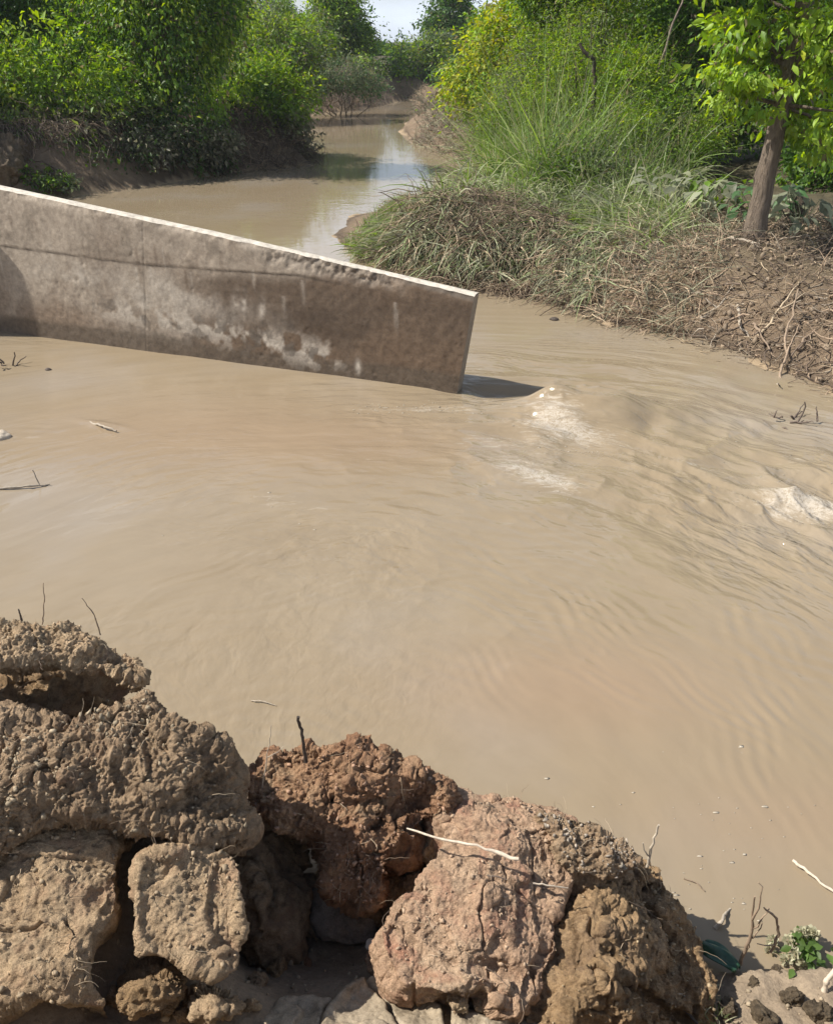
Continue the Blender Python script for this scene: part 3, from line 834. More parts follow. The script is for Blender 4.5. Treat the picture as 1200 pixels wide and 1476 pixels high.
    Pj = Pa + 0.012 * np.column_stack([fbm(Pa, 30, 3, seed + k) for k in (181, 182, 183)])
    disp = disp + chips * (0.030 * facet(Pj, 7, seed + 91) + 0.018 * facet(Pj, 17, seed + 92) * sstep(-0.3, 0.2, fbm(Pa, 4, 2, seed + 93)) + 0.010 * facet(Pj, 40, seed + 94))
    pl = noise(Pw, 8, seed + 88) * 3                          # flaked plates
    disp = disp + 0.14 * rough * (np.floor(pl) + sstep(0.42, 0.58, pl - np.floor(pl)))
    disp = disp + fine * fbm(Pa, 70, 3, seed + 30, 0.65)
    V = Pa + Na * disp[:, None]
    remap = np.zeros(X.size, np.int64); remap[used] = np.arange(len(used))
    r0 = remap[lp]
    rows = np.vstack([r0[None], len(used) + np.arange(nr * m).reshape(nr, m)])
    SF = np.stack([rows[:-1], rows[1:], np.roll(rows[1:], -1, 1), np.roll(rows[:-1], -1, 1)], -1).reshape(-1, 4)
    TF = remap[F_]
    # keep one facing for both sheets
    loc = np.array([V[:, 0].mean(), V[:, 1].mean(), V[:, 2].min()])
    o = mesh(name, V, np.concatenate([TF, SF]), mat, loc=loc, smooth=True)
    tag(o, label, cat, group)
    if crumb:
        Pt, Nt = V[:len(used)], Na[:len(used)]
        wgt = np.exp(2.6 * fbm(Pt, 6, 3, seed + 70)); wgt /= wgt.sum()
        pick = rgc.choice(len(used), crumb, p=wgt)
        CRUMBS.append((Pt[pick], Nt[pick], np.asarray(ccol) * rgc.uniform(0.6, 1.2, (crumb, 1))))
    return o

G_CL = 'clods of the broken bank'
# far left: a ledge with its lower half
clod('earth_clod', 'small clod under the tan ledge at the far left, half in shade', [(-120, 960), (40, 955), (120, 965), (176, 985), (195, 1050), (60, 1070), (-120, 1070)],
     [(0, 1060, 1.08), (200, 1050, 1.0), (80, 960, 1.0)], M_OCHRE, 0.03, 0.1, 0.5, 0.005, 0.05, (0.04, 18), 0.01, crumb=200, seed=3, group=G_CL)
clod('earth_clod', 'tan topped ledge clod with two thin twigs on it, farthest of the left clods', [(-140, 905), (-10, 893), (60, 888), (110, 895), (150, 920), (195, 950), (212, 975), (196, 985), (150, 968), (70, 955), (-10, 965), (-140, 985)],
     [(0, 960, 1.3), (190, 965, 1.2), (80, 890, 1.33)], M_TAN, 0.03, 0.06, 0.17, 0.0032, 0.04, (0.009, 60), 0.016, crumb=500, seed=5, skirt=-0.5, jag=0.015, group=G_CL)
# big left mound
clod('earth_clod', 'large dark crumbly mound clod at the left, lit along its top', [(-160, 1040), (0, 1028), (110, 1022), (205, 1020), (265, 1042), (310, 1085), (335, 1120), (350, 1165), (355, 1200), (300, 1215), (215, 1205), (150, 1185), (60, 1190), (-20, 1250), (-160, 1260)],
     [(0, 1200, 1.08), (300, 1190, 0.98), (150, 1030, 1.3)], M_DARK, 0.06, 0.08, 0.5, 0.0032, 0.05, (0.010, 62), 0.015, chips=0.3, seed=7, jag=0.04, facets=3, skirt=-0.1, fissure=0.03, crumb=1500, ccol=(0.33, 0.26, 0.17), group=G_CL)
clod('earth_clod', 'tan pitted slab clod leaning at the lower left edge, below the dark mound', [(-150, 1230), (0, 1225), (50, 1190), (110, 1172), (160, 1195), (168, 1260), (160, 1330), (140, 1360), (135, 1410), (145, 1435), (70, 1432), (0, 1455), (-150, 1460)],
     [(0, 1430, 0.88), (130, 1420, 0.86), (80, 1190, 1.0)], M_TAN, 0.035, 0.06, 0.4, 0.0036, 0.026, (0.002, 60), 0.0045, fissure=0.016, chips=0.10, crumb=450, seed=9, skirt=-0.16, jag=0.028, group=G_CL)
clod('earth_clod', 'squarish tan block clod beside the dark slot, left of the shaded hollow', [(205, 1235), (225, 1222), (300, 1218), (335, 1232), (350, 1290), (356, 1350), (345, 1400), (300, 1420), (255, 1385), (195, 1382), (190, 1330), (196, 1275)],
     [(210, 1380, 0.86), (340, 1380, 0.8), (270, 1225, 0.98)], M_TAN, 0.03, 0.04, 0.5, 0.0036, 0.022, (0.002, 60), 0.0045, fissure=0.014, chips=0.10, crumb=260, seed=11, jag=0.02, skirt=-0.16, facets=3, group=G_CL)
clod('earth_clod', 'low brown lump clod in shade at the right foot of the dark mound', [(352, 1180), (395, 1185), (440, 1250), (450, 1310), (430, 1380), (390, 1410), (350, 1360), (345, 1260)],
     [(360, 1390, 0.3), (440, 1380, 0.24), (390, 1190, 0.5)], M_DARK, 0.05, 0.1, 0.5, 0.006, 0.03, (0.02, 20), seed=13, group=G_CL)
clod('earth_clod', 'crumbling red clod with a dark twig standing on top', [(365, 1125), (388, 1092), (440, 1082), (505, 1078), (560, 1100), (610, 1112), (650, 1135), (645, 1165), (600, 1190), (560, 1230), (545, 1290), (520, 1320), (470, 1290), (440, 1240), (400, 1190), (370, 1165)],
     [(450, 1280, 0.52), (600, 1180, 0.7), (480, 1090, 0.84)], M_RED, 0.05, 0.08, 0.55, 0.0032, 0.06, (0.010, 52), 0.014, chips=0.5, fissure=0.04, skirt=-0.12, crumb=900, ccol=(0.36, 0.22, 0.14), dents=[(600, 1155, 0.09, 0.07, 0.12), (445, 1235, 0.05, 0.07, 0.14), (478, 1155, 0.02, 0.015, 0.04), (525, 1120, 0.05, 0.015, 0.04)], seed=17, jag=0.03, group=G_CL)
clod('earth_clod', 'small red brown cube clod wedged in the cleft between two larger clods', [(535, 1180), (560, 1165), (595, 1178), (612, 1215), (605, 1250), (575, 1262), (540, 1240), (528, 1215)],
     [(540, 1240, 0.54), (605, 1240, 0.46), (565, 1170, 0.62)], M_RED, 0.05, 0.06, 0.35, 0.004, 0.02, (0.012, 30), seed=19, group=G_CL)
clod('earth_clod', 'crumbly ochre clod at the bottom of the cleft beside the grey slab', [(500, 1270), (540, 1255), (590, 1262), (600, 1290), (570, 1325), (555, 1340), (520, 1310)],
     [(520, 1310, 0.3), (590, 1300, 0.28), (550, 1260, 0.36)], M_OCHRE, 0.03, 0.06, 0.3, 0.004, 0.03, (0.03, 26), seed=23, group=G_CL)
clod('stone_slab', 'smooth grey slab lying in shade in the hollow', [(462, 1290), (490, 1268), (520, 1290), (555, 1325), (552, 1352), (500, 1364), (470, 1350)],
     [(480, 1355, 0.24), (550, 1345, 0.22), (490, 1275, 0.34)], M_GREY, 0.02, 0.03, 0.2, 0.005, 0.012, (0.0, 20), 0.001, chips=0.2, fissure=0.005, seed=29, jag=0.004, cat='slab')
# the big right clod in two halves with the crack between them
clod('earth_clod', 'big rosy tan clod with a pale stick lying across it', [(655, 1108), (700, 1128), (780, 1155), (850, 1192), (880, 1215), (870, 1245), (830, 1268), (808, 1300), (804, 1350), (790, 1400), (778, 1452), (740, 1455), (690, 1430), (640, 1430), (590, 1410), (568, 1370), (560, 1330), (585, 1295), (615, 1265), (630, 1235), (650, 1190), (640, 1140)],
     [(600, 1400, 0.62), (670, 1120, 0.74), (830, 1280, 0.52)], M_ROSE, 0.04, 0.07, 0.6, 0.0032, 0.032, (0.002, 60), 0.0045, wavy=0.04, fissure=0.018, chips=0.15, crumb=700, ccol=(0.42, 0.3, 0.2), seed=31, jag=0.026, skirt=-0.16, dents=[(660, 1180, 0.05, 0.03, 0.03), (700, 1400, 0.12, 0.03, 0.04)], group=G_CL)
clod('earth_clod', 'ochre clod with torn ridges sliding down to the water, right of the long crack', [(852, 1232), (900, 1215), (938, 1245), (965, 1300), (1000, 1370), (1030, 1430), (1040, 1500), (802, 1500), (804, 1440), (818, 1400), (832, 1350), (836, 1300), (846, 1275)],
     [(830, 1400, 0.5), (880, 1230, 0.5), (1020, 1420, 0.12)], M_OCHRE, 0.04, 0.08, 0.5, 0.0032, 0.05, (0.004, 50), 0.008, wavy=0.06, fissure=0.05, chips=0.35, crumb=500, ccol=(0.36, 0.27, 0.16), seed=37, jag=0.022, skirt=0.2,
     cracks=[([(880, 1290), (930, 1350), (960, 1400)], 0.02, 0.05), ([(925, 1300), (965, 1360)], 0.015, 0.05), ([(850, 1420), (930, 1440), (1000, 1470)], 0.015, 0.05)], dents=[(880, 1250, 0.05, 0.05, 0.14)], group=G_CL)
clod('earth_clod', 'grey crumbly cap clod on the water side of the rosy clod', [(775, 1165), (830, 1180), (885, 1205), (925, 1245), (900, 1262), (860, 1270), (820, 1258), (800, 1225)],
     [(800, 1230, 0.66), (900, 1250, 0.6), (840, 1185, 0.68)], M_DARK, 0.03, 0.07, 0.14, 0.0036, 0.03, (0.032, 36), 0.01, crumb=350, ccol=(0.38, 0.32, 0.25), seed=41, jag=0.025, group=G_CL)
# small ones
clod('earth_clod', 'fist sized ochre clod on the ground under the squarish block', [(178, 1418), (210, 1402), (252, 1406), (262, 1430), (240, 1462), (190, 1468), (165, 1445)],
     [(180, 1455, 0.74), (250, 1450, 0.72), (215, 1405, 0.8)], M_OCHRE, 0.05, 0.06, 0.16, 0.004, 0.025, (0.02, 26), seed=43, group=G_CL)
clod('earth_clod', 'small tan clod on the mud between the squarish block and the bottom edge', [(272, 1440), (310, 1424), (345, 1436), (352, 1462), (310, 1476), (270, 1470)],
     [(280, 1470, 0.68), (345, 1465, 0.66), (310, 1428, 0.72)], M_TAN, 0.04, 0.05, 0.12, 0.004, 0.025, (0.02, 26), seed=47, group=G_CL)
clod('earth_clod', 'small pinkish clod at the foot of the rosy clod', [(700, 1432), (735, 1425), (762, 1440), (755, 1462), (715, 1466)],
     [(705, 1460, 0.5), (755, 1455, 0.48), (730, 1428, 0.54)], M_ROSE, 0.03, 0.04, 0.1, 0.004, 0.02, (0.02, 28), seed=53, group=G_CL)
clod('mud_plate', 'smooth pale plate of drying mud at the bottom edge below the hollow', [(505, 1412), (545, 1404), (590, 1416), (640, 1448), (655, 1520), (450, 1520), (470, 1462), (488, 1432)],
     [(520, 1470, 0.5), (620, 1460, 0.47), (540, 1410, 0.44)], M_MUD, 0.012, 0.05, 0.12, 0.0045, 0.012, (0.004, 20), 0.0015, seed=59, facets=0, fissure=0.004, chips=0.03, cat='mud',
     cracks=[([(530, 1412), (560, 1440), (590, 1500)], 0.007, 0.04)])
clod('mud_plate', 'pale plate of drying mud at the bottom edge, leftmost of the mud plates', [(375, 1470), (405, 1440), (450, 1432), (480, 1440), (462, 1470), (445, 1520), (350, 1520)],
     [(400, 1475, 0.52), (460, 1470, 0.5), (430, 1435, 0.46)], M_MUD, 0.012, 0.05, 0.12, 0.0045, 0.012, (0.004, 20), 0.0015, seed=61, facets=0, fissure=0.004, chips=0.03, cat='mud')
clod('mud_plate', 'smooth pale plate of drying mud at the bottom edge under the rosy clod', [(645, 1450), (700, 1462), (790, 1468), (830, 1520), (660, 1520)],
     [(660, 1475, 0.46), (780, 1475, 0.4), (700, 1455, 0.42)], M_MUD, 0.012, 0.05, 0.12, 0.0045, 0.014, (0.006, 20), 0.003, seed=62, facets=0, fissure=0.004, chips=0.05, cat='mud')

# broken lumps lying in the gaps
def lump(px, py, z, r, mat, seed):
    import bmesh
    rg2 = np.random.RandomState(seed)
    b = bmesh.new(); bmesh.ops.create_icosphere(b, subdivisions=5, radius=1.0)
    v = np.array([x.co[:] for x in b.verts]); f = np.array([[q.index for q in x.verts] for x in b.faces]); b.free()
    rad = np.ones(len(v))
    for k in range(9):
        dv = unit(rg2.randn(3)); c = rg2.uniform(0.55, 0.85)
        rad = np.minimum(rad, c / np.maximum(v @ dv, 1e-3))
    v = v * rad[:, None] * r * rg2.uniform(0.7, 1.25, 3)
    P = v + at_z(px, py, z)
    P = P + unit(v) * (0.14 * r * fbm(P, 1.6 / r, 4, seed) + 0.22 * r * facet(P, 1.5 / r, seed) + 0.12 * r * facet(P, 4 / r, seed + 1) + 0.004 * fbm(P, 80, 3, seed))[:, None]
    o = mesh('earth_lump', P, f, mat, loc=at_z(px, py, z), smooth=True)
    tag(o, 'small broken lump of earth wedged in a gap between the large clods', 'lump', 'broken lumps in the gaps between the clods')
rgl = np.random.RandomState(3)
for k, (px, py, z, r) in enumerate([(180, 1400, 0.66, 0.035), (170, 1440, 0.68, 0.04), (262, 1462, 0.68, 0.03), (360, 1452, 0.55, 0.03), (372, 1420, 0.4, 0.045), (400, 1400, 0.28, 0.05), (440, 1392, 0.2, 0.03),
         (455, 1330, 0.2, 0.06), (445, 1280, 0.25, 0.06), (520, 1345, 0.22, 0.04), (565, 1345, 0.3, 0.045), (575, 1310, 0.35, 0.05), (600, 1275, 0.4, 0.045), (622, 1225, 0.5, 0.05), (640, 1195, 0.58, 0.05),
         (535, 1255, 0.45, 0.05), (560, 1390, 0.28, 0.035), (548, 1362, 0.24, 0.025), (660, 1440, 0.5, 0.035), (690, 1448, 0.47, 0.03), (735, 1455, 0.44, 0.04), (600, 1428, 0.47, 0.028), (345, 1210, 0.85, 0.05), (352, 1180, 0.9, 0.04),
         (20, 1045, 1.05, 0.05), (60, 1035, 1.05, 0.045), (105, 1020, 1.05, 0.04), (150, 1028, 1.08, 0.03), (10, 1005, 1.1, 0.05), (180, 1215, 0.85, 0.04), (175, 1300, 0.7, 0.05), (418, 1225, 0.36, 0.085), (432, 1195, 0.42, 0.07), (405, 1180, 0.5, 0.06), (860, 1262, 0.5, 0.03), (885, 1270, 0.45, 0.035),
         (870, 1240, 0.55, 0.03), (930, 1260, 0.45, 0.03), (1050, 1455, 0.08, 0.04), (1085, 1420, 0.06, 0.035), (1140, 1440, 0.1, 0.045), (1180, 1462, 0.14, 0.05), (1100, 1466, 0.12, 0.05), (1120, 1402, 0.05, 0.03)]):
    lump(px, py, z, r, M_DAMP if px > 1040 else [M_DARK, M_TAN, M_RED, M_OCHRE][rgl.randint(4)] if px > 400 else [M_TAN, M_DARK, M_OCHRE][k % 3], 300 + k)
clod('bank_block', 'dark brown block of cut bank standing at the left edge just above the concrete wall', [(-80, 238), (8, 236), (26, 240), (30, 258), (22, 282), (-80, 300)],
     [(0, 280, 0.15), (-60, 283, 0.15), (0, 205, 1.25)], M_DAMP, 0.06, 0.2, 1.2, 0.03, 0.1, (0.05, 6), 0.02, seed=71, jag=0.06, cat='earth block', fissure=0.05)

# ------------------------------------------------------------------ vegetation builders

def leaves(mb, c, d, n, L, Wd, col, near=False, droop=0.15):
    d = unit(d); s = unit(np.cross(d, n)); n = np.cross(s, d)
    L, Wd = L[:, None], Wd[:, None]
    N = len(c)
    b = c; t = c + d * L - n * droop * L
    lft = c + d * L * 0.42 + s * Wd * 0.5 + n * 0.10 * L; rgt = c + d * L * 0.42 - s * Wd * 0.5 + n * 0.10 * L
    if near:
        m = c + d * L * 0.5 + n * 0.02 * L
        l2 = c + d * L * 0.75 + s * Wd * 0.34 + n * 0.03 * L; r2 = c + d * L * 0.75 - s * Wd * 0.34 + n * 0.03 * L
        v = np.stack([b, rgt, r2, t, l2, lft, m], 1).reshape(-1, 3)
        k = np.arange(N)[:, None] * 7
        f = np.concatenate([k + np.array([[0, 1, 6]]), k + [[1, 2, 6]], k + [[2, 3, 6]], k + [[3, 4, 6]], k + [[4, 5, 6]], k + [[5, 0, 6]]])
        mb.add(v, f, np.repeat(col, 7, 0))
    else:
        v = np.stack([b, rgt, t, lft], 1).reshape(-1, 3)
        k = np.arange(N)[:, None] * 4
        f = np.concatenate([k + [[0, 1, 2]], k + [[0, 2, 3]]])
        mb.add(v, f, np.repeat(col, 4, 0))

GREEN = np.array([0.135, 0.235, 0.03]); DEEP = np.array([0.068, 0.14, 0.024]); YELL = np.array([0.3, 0.33, 0.035]); LIME = np.array([0.23, 0.335, 0.04])
DUSTY = np.array([0.13, 0.16, 0.085]); MUDLEAF = np.array([0.25, 0.24, 0.16]); BLUEG = np.array([0.07, 0.14, 0.055])

def foliage(ells, ncl, per, L, tints, seed, rc=0.35, near=False, droop=0.3, flat=0.6, narrow=0.5, shell=0.5, mud=None, dens=1.0):
    """leaf clusters through a set of ellipsoids (centre, radii); returns builder and cluster centres"""
    rg = np.random.RandomState(seed)
    if not near: L, per, ncl = L * 0.72, int(per * 1.45), int(ncl * 1.3)
    mb = MB()
    ells = [(np.asarray(c, float), np.asarray(r, float)) for c, r in ells]
    vol = np.array([r[0] * r[1] * r[2] for _, r in ells]) ** 0.75
    cc = []
    for k, m in enumerate(rg.multinomial(ncl, vol / vol.sum())):
        c, r = ells[k]
        u = unit(rg.randn(m, 3))
        rad = shell + (1 - shell) * rg.rand(m) ** 0.6
        rad = rad * (1 + 0.35 * fbm(u * 1.0 + k * 3.1 + seed, 2.2, 2, seed)) * np.where(rg.rand(m) < 0.12, rg.uniform(1.0, 1.4, m), 1.0)
        cc.append(c + u * r * rad[:, None])
    cc = np.concatenate(cc)
    gate = fbm(cc + seed, 0.95, 3, seed + 5) + 0.25 * rg.randn(len(cc))
    cc = cc[gate > -0.28]
    ctr = np.average([c for c, _ in ells], axis=0, weights=vol)
    n = len(cc) * per
    out = np.repeat(unit(cc - ctr), per, 0)
    size = np.repeat(rc * (0.5 + rg.rand(len(cc))), per)
    off = rg.randn(n, 3) * np.array([1, 1, flat]) * size[:, None] * 0.6
    p = np.repeat(cc, per, 0) + off
    nrm = unit(0.55 * np.array([0, 0, 1.0]) + 0.45 * out + 0.55 * rg.randn(n, 3))
    d = unit(out * 0.5 + off * 0.8 + rg.randn(n, 3) * 0.6 - np.array([0, 0, droop]))
    Ls = L * (0.4 + 1.0 * rg.rand(n) ** 1.3) * np.repeat(0.75 + 0.5 * rg.rand(len(cc)), per)
    tn = np.asarray(tints)
    which = rg.randint(0, len(tn), len(cc))
    col = np.repeat(tn[which] * (0.7 + 0.6 * rg.rand(len(cc), 1)), per, 0) * (0.72 + 0.56 * rg.rand(n, 1))
    yl = rg.rand(n) < 0.03
    col[yl] = col[yl] * np.array([1.7, 1.3, 0.9])
    br = rg.rand(n) < 0.05
    col[br] = np.array([0.2, 0.17, 0.09]) * (0.6 + 0.6 * rg.rand(br.sum(), 1))
    if mud is not None:                                       # silt left on leaves below the flood line
        z0, z1 = mud
        m = (1 - sstep(z0, z1, p[:, 2] + 0.25 * rg.randn(n)))[:, None]
        col = col * (1 - m) + (MUDLEAF * (0.5 + 0.5 * rg.rand(n, 1))) * m
    leaves(mb, p, d, nrm, Ls, Ls * narrow, col, near)
    return mb, cc

BARK = np.array([0.2, 0.155, 0.115]); PALEBARK = np.array([0.36, 0.29, 0.23]); DARKBARK = np.array([0.1, 0.078, 0.055])

def tree(name, label, cat, base, trunk, r0, ells, ncl, per, L, tints, seed, bark=BARK, limbs=14, group=None, **kw):
    """trunk: list of points from the base up; ells in world coordinates"""
    root = thing(name, base, label, cat, group)
    base = np.asarray(base, float)
    rel = [(np.asarray(c) - base, r) for c, r in ells]
    if kw.get('mud') is not None: kw['mud'] = (kw['mud'][0] - base[2], kw['mud'][1] - base[2])
    mb, cc = foliage(rel, ncl, per, L, tints, seed, **kw)
    rg = np.random.RandomState(seed + 1)
    tb = MB()
    tp = np.array([np.asarray(p, float) - base for p in trunk])
    tt = np.linspace(0, 1, len(tp)); fine = np.linspace(0, 1, 18)
    tp = np.column_stack([np.interp(fine, tt, tp[:, k]) for k in range(3)])
    tp[1:-1] += rg.randn(16, 3) * r0 * 0.06
    rad = r0 * (1 - 0.55 * fine) * (1 + 0.6 * np.exp(-fine * 26))
    tube(tb, tp, rad, None, 12, bark, 0.05, rg)
    if limbs:
        for k in rg.choice(len(cc), min(limbs, len(cc)), replace=False):
            j = np.argmin(np.linalg.norm(tp[8:] - cc[k] + np.array([0, 0, 0.5]), axis=1)) + 8
            tube(tb, curve_pts(tp[j], cc[k], 7, 0.12, rg), r0 * 0.2, r0 * 0.04, 5, bark * 0.9)
    tb.build('trunk', M_BARK, root, smooth=True)
    mb.build('crown', M_LEAF, root)
    return root

def shrub(name, label, cat, base, ells, ncl, per, L, tints, seed, stems=12, bark=DARKBARK, group=None, **kw):
    root = thing(name, base, label, cat, group)
    base = np.asarray(base, float)
    rel = [(np.asarray(c) - base, r) for c, r in ells]
    if kw.get('mud') is not None: kw['mud'] = (kw['mud'][0] - base[2], kw['mud'][1] - base[2])
    mb, cc = foliage(rel, ncl, per, L, tints, seed, **kw)
    rg = np.random.RandomState(seed + 1)
    tb = MB()
    for k in rg.choice(len(cc), min(stems, len(cc)), replace=False):
        tube(tb, curve_pts(np.array([rg.randn() * 0.2, rg.randn() * 0.2, -0.1]), cc[k] * (1.0 + 0.16 * rg.rand()), 8, 0.12, rg), 0.03, 0.006, 5, bark)
    tb.build('stems', M_BARK, root, smooth=True)
    mb.build('foliage', M_LEAF, root)
    return root

def EL(px, py, Y, rpx, rpz, ry):
    """an ellipsoid seen at a pixel, standing at distance Y, its radii in metres worked out from its seen size"""
    c = at_y(px, py, Y); k = np.linalg.norm(c - ORG) / np.linalg.norm(ray(px, py))
    return (c, (rpx * k, ry, rpz * k))

def GP(px, Y):
    """ground point under pixel column px at distance Y (near the horizon)"""
    x = at_y(px, 120, Y)[0]
    return np.array([x, Y, float(ground_z([(x, Y)])[0])])

def blades(mb, base, d, L, Wd, droop, col, segs=4, seed=0):
    rg = np.random.RandomState(seed)
    N = len(base); d = unit(d)
    side = unit(np.cross(d, rg.randn(N, 3)))
    ts = np.linspace(0, 1, segs + 1)
    curl = rg.randn(N, 3) * 0.12
    vs = []
    for t in ts:
        p = base + d * (L * t)[:, None] + curl * (L * t * t)[:, None]
        p = p - np.array([0, 0, 1.0]) * (droop * L * t * t)[:, None]
        w = (Wd * (1 - t) ** 0.7 * 0.5 + 0.0008)[:, None]
        vs += [p - side * w, p + side * w]
    v = np.stack(vs, 1).reshape(-1, 3)
    m = 2 * (segs + 1)
    k = np.arange(N)[:, None] * m
    f = np.concatenate([k + [[2 * s, 2 * s + 1, 2 * s + 3, 2 * s + 2]] for s in range(segs)])
    mb.add(v, f, np.repeat(col, m, 0))

def strands(mb, p0, d, L, rad, col, segs=6, wig=0.3, follow=None, seed=0, down=0.0):
    """thin crooked three-sided stalks; follow(xy) keeps them above the ground"""
    rg = np.random.RandomState(seed)
    N = len(p0); p = p0.copy(); d = unit(d); pts = [p]
    st = (L / segs)[:, None]
    for s in range(segs):
        d = unit(d + rg.randn(N, 3) * wig - np.array([0, 0, down]))
        p = p + d * st
        if follow is not None:
            g = follow(p[:, :2])
            p = p.copy(); p[:, 2] = np.maximum(p[:, 2], g + 0.01)
        pts.append(p)
    P = np.stack(pts, 1)
    T = unit(np.gradient(P, axis=1))
    a = unit(np.cross(T, np.array([0.3, 0.2, 0.93]))); b = np.cross(T, a)
    rr = rad[:, None] * np.linspace(1, 0.45, segs + 1)[None]
    ring = [P + rr[..., None] * (math.cos(q) * a + math.sin(q) * b) for q in (0, 2.094, 4.189)]
    v = np.stack(ring, 2).reshape(-1, 3)
    m = 3 * (segs + 1)
    k = np.arange(N)[:, None] * m
    f = np.concatenate([k + [[3 * s + j, 3 * s + (j + 1) % 3, 3 * s + 3 + (j + 1) % 3, 3 * s + 3 + j]] for s in range(segs) for j in range(3)])
    mb.add(v, f, np.repeat(col, m, 0))

_gx, _gy = np.arange(-16, 30, 0.1), np.arange(6, 62, 0.1)
_GX, _GY = np.meshgrid(_gx, _gy, indexing='ij')
_GZ = chunked(ground_z, np.column_stack([_GX.ravel(), _GY.ravel()])).reshape(_GX.shape)
_GD = -chunked(lambda a: pdist(a, RIVER), np.column_stack([_GX.ravel(), _GY.ravel()])).reshape(_GX.shape)
def look(tab, xy):
    i = np.clip((xy[:, 0] + 16) / 0.1, 0, len(_gx) - 2); j = np.clip((xy[:, 1] - 6) / 0.1, 0, len(_gy) - 2)
    i0, j0 = i.astype(int), j.astype(int); a, b = i - i0, j - j0
    return tab[i0, j0] * (1 - a) * (1 - b) + tab[i0 + 1, j0] * a * (1 - b) + tab[i0, j0 + 1] * (1 - a) * b + tab[i0 + 1, j0 + 1] * a * b
gfast = lambda xy: look(_GZ, xy)
gdist = lambda xy: look(_GD, xy)

def scatter(poly_px, n, z, seed, dmin=-0.1):
    """points on land inside a ground polygon that was measured in the photograph at height z"""
    rg = np.random.RandomState(seed)
    poly = np.array([at_z(px, py, z)[:2] for px, py in poly_px])
    lo, hi = poly.min(0), poly.max(0)
    out = np.zeros((0, 2))
    while len(out) < n:
        c = lo + (hi - lo) * rg.rand(n * 3, 2)
        c = c[(pdist(c, poly) > 0) & (gdist(c) > dmin)]
        out = np.concatenate([out, c])
    out = out[:n]
    return np.column_stack([out, gfast(out)])

# ------------------------------------------------------------------ trees and shrubs
# left bank
shrub('shrub', 'bright green leafy shrub on the left bank with grey silted leaves at its foot', 'shrub', GP(90, 24.5),
      [EL(80, 110, 24.5, 120, 60, 1.6), EL(20, 150, 23.8, 60, 50, 1.2), EL(150, 150, 24.2, 70, 55, 1.3), EL(70, 185, 23.6, 80, 30, 0.9), EL(-90, 120, 25, 90, 70, 1.5)],
      520, 34, 0.21, [GREEN, LIME, LIME, GREEN * 1.15, DEEP], 101, rc=0.42, mud=(1.15, 2.0))
tree('vine_tree', 'dark tree smothered in hanging vines, tallest on the left bank', 'tree', GP(225, 25.5),
     [GP(225, 25.5), at_y(228, 120, 25.5), at_y(245, 0, 25.5), at_y(240, -110, 25.5)], 0.26,
     [EL(245, 60, 25.5, 75, 80, 1.3), EL(215, 150, 25.0, 60, 50, 0.9), EL(240, -60, 25.6, 110, 80, 1.8), EL(300, 20, 25.8, 50, 60, 1.0), EL(165, 20, 25.6, 60, 45, 1.0), EL(290, 185, 24.8, 45, 40, 0.7), EL(250, -130, 25.6, 80, 50, 1.4)],
     700, 32, 0.19, [GREEN, DEEP, GREEN, LIME * 0.85, DEEP], 102, rc=0.38, droop=0.8, flat=1.2, mud=(0.9, 1.6))
shrub('shrub', 'dark green bush hanging over the water at the tip of the left bank', 'shrub', GP(365, 28),
      [EL(375, 150, 28, 65, 45, 1.4), EL(410, 190, 28, 32, 42, 0.9), EL(320, 170, 27.5, 45, 40, 1.1), EL(385, 120, 28.2, 40, 30, 1.0)],
      420, 30, 0.2, [GREEN, DEEP, LIME, GREEN], 103, rc=0.36, mud=(0.6, 1.7))
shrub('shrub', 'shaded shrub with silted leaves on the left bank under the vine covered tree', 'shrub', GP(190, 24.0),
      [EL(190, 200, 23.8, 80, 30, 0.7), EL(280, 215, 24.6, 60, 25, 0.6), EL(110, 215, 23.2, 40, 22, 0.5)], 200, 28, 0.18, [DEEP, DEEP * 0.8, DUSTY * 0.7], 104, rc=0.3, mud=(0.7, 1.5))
tree('feathery_tree', 'feathery light green tree behind the vine covered tree', 'tree', GP(355, 56),
     [GP(355, 56), at_y(355, 40, 56), at_y(360, 0, 56)], 0.18,
     [EL(345, 55, 56, 60, 48, 2.2), EL(375, 15, 56, 50, 36, 2.0), EL(330, 95, 52, 60, 36, 2.0), EL(405, 80, 55, 40, 40, 1.8), EL(310, 15, 57, 50, 36, 2.0)], 560, 34, 0.2, [LIME * 0.85, GREEN, DUSTY], 105, rc=0.5, narrow=0.3)
tree('broad_tree', 'broad dark tree rising at the left edge behind the bright shrub', 'tree', GP(-60, 27),
     [GP(-60, 27), at_y(-55, 60, 27), at_y(-50, -60, 27)], 0.25,
     [EL(-20, 20, 27, 90, 50, 1.8), EL(60, 20, 28, 70, 40, 1.4), EL(-120, -20, 26, 120, 90, 2.2), EL(30, -40, 27.5, 110, 50, 2.0)], 560, 30, 0.2, [DEEP, GREEN, DEEP * 0.9, BLUEG], 121, rc=0.45)
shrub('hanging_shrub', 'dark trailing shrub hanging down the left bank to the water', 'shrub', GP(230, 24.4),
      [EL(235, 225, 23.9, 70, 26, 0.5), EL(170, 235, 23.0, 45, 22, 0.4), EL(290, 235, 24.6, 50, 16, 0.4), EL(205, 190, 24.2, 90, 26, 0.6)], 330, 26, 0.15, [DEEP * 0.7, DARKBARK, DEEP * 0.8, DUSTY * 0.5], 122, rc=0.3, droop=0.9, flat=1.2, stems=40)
shrub('weed', 'low green weed at the foot of the left bank just behind the concrete wall', 'weed', GP(50, 21.4),
      [EL(45, 258, 21.0, 36, 14, 0.4), EL(85, 262, 21.0, 30, 10, 0.3), EL(15, 250, 21.2, 25, 20, 0.4)], 90, 22, 0.12, [DEEP, GREEN * 0.8, DUSTY * 0.8], 123, rc=0.2)
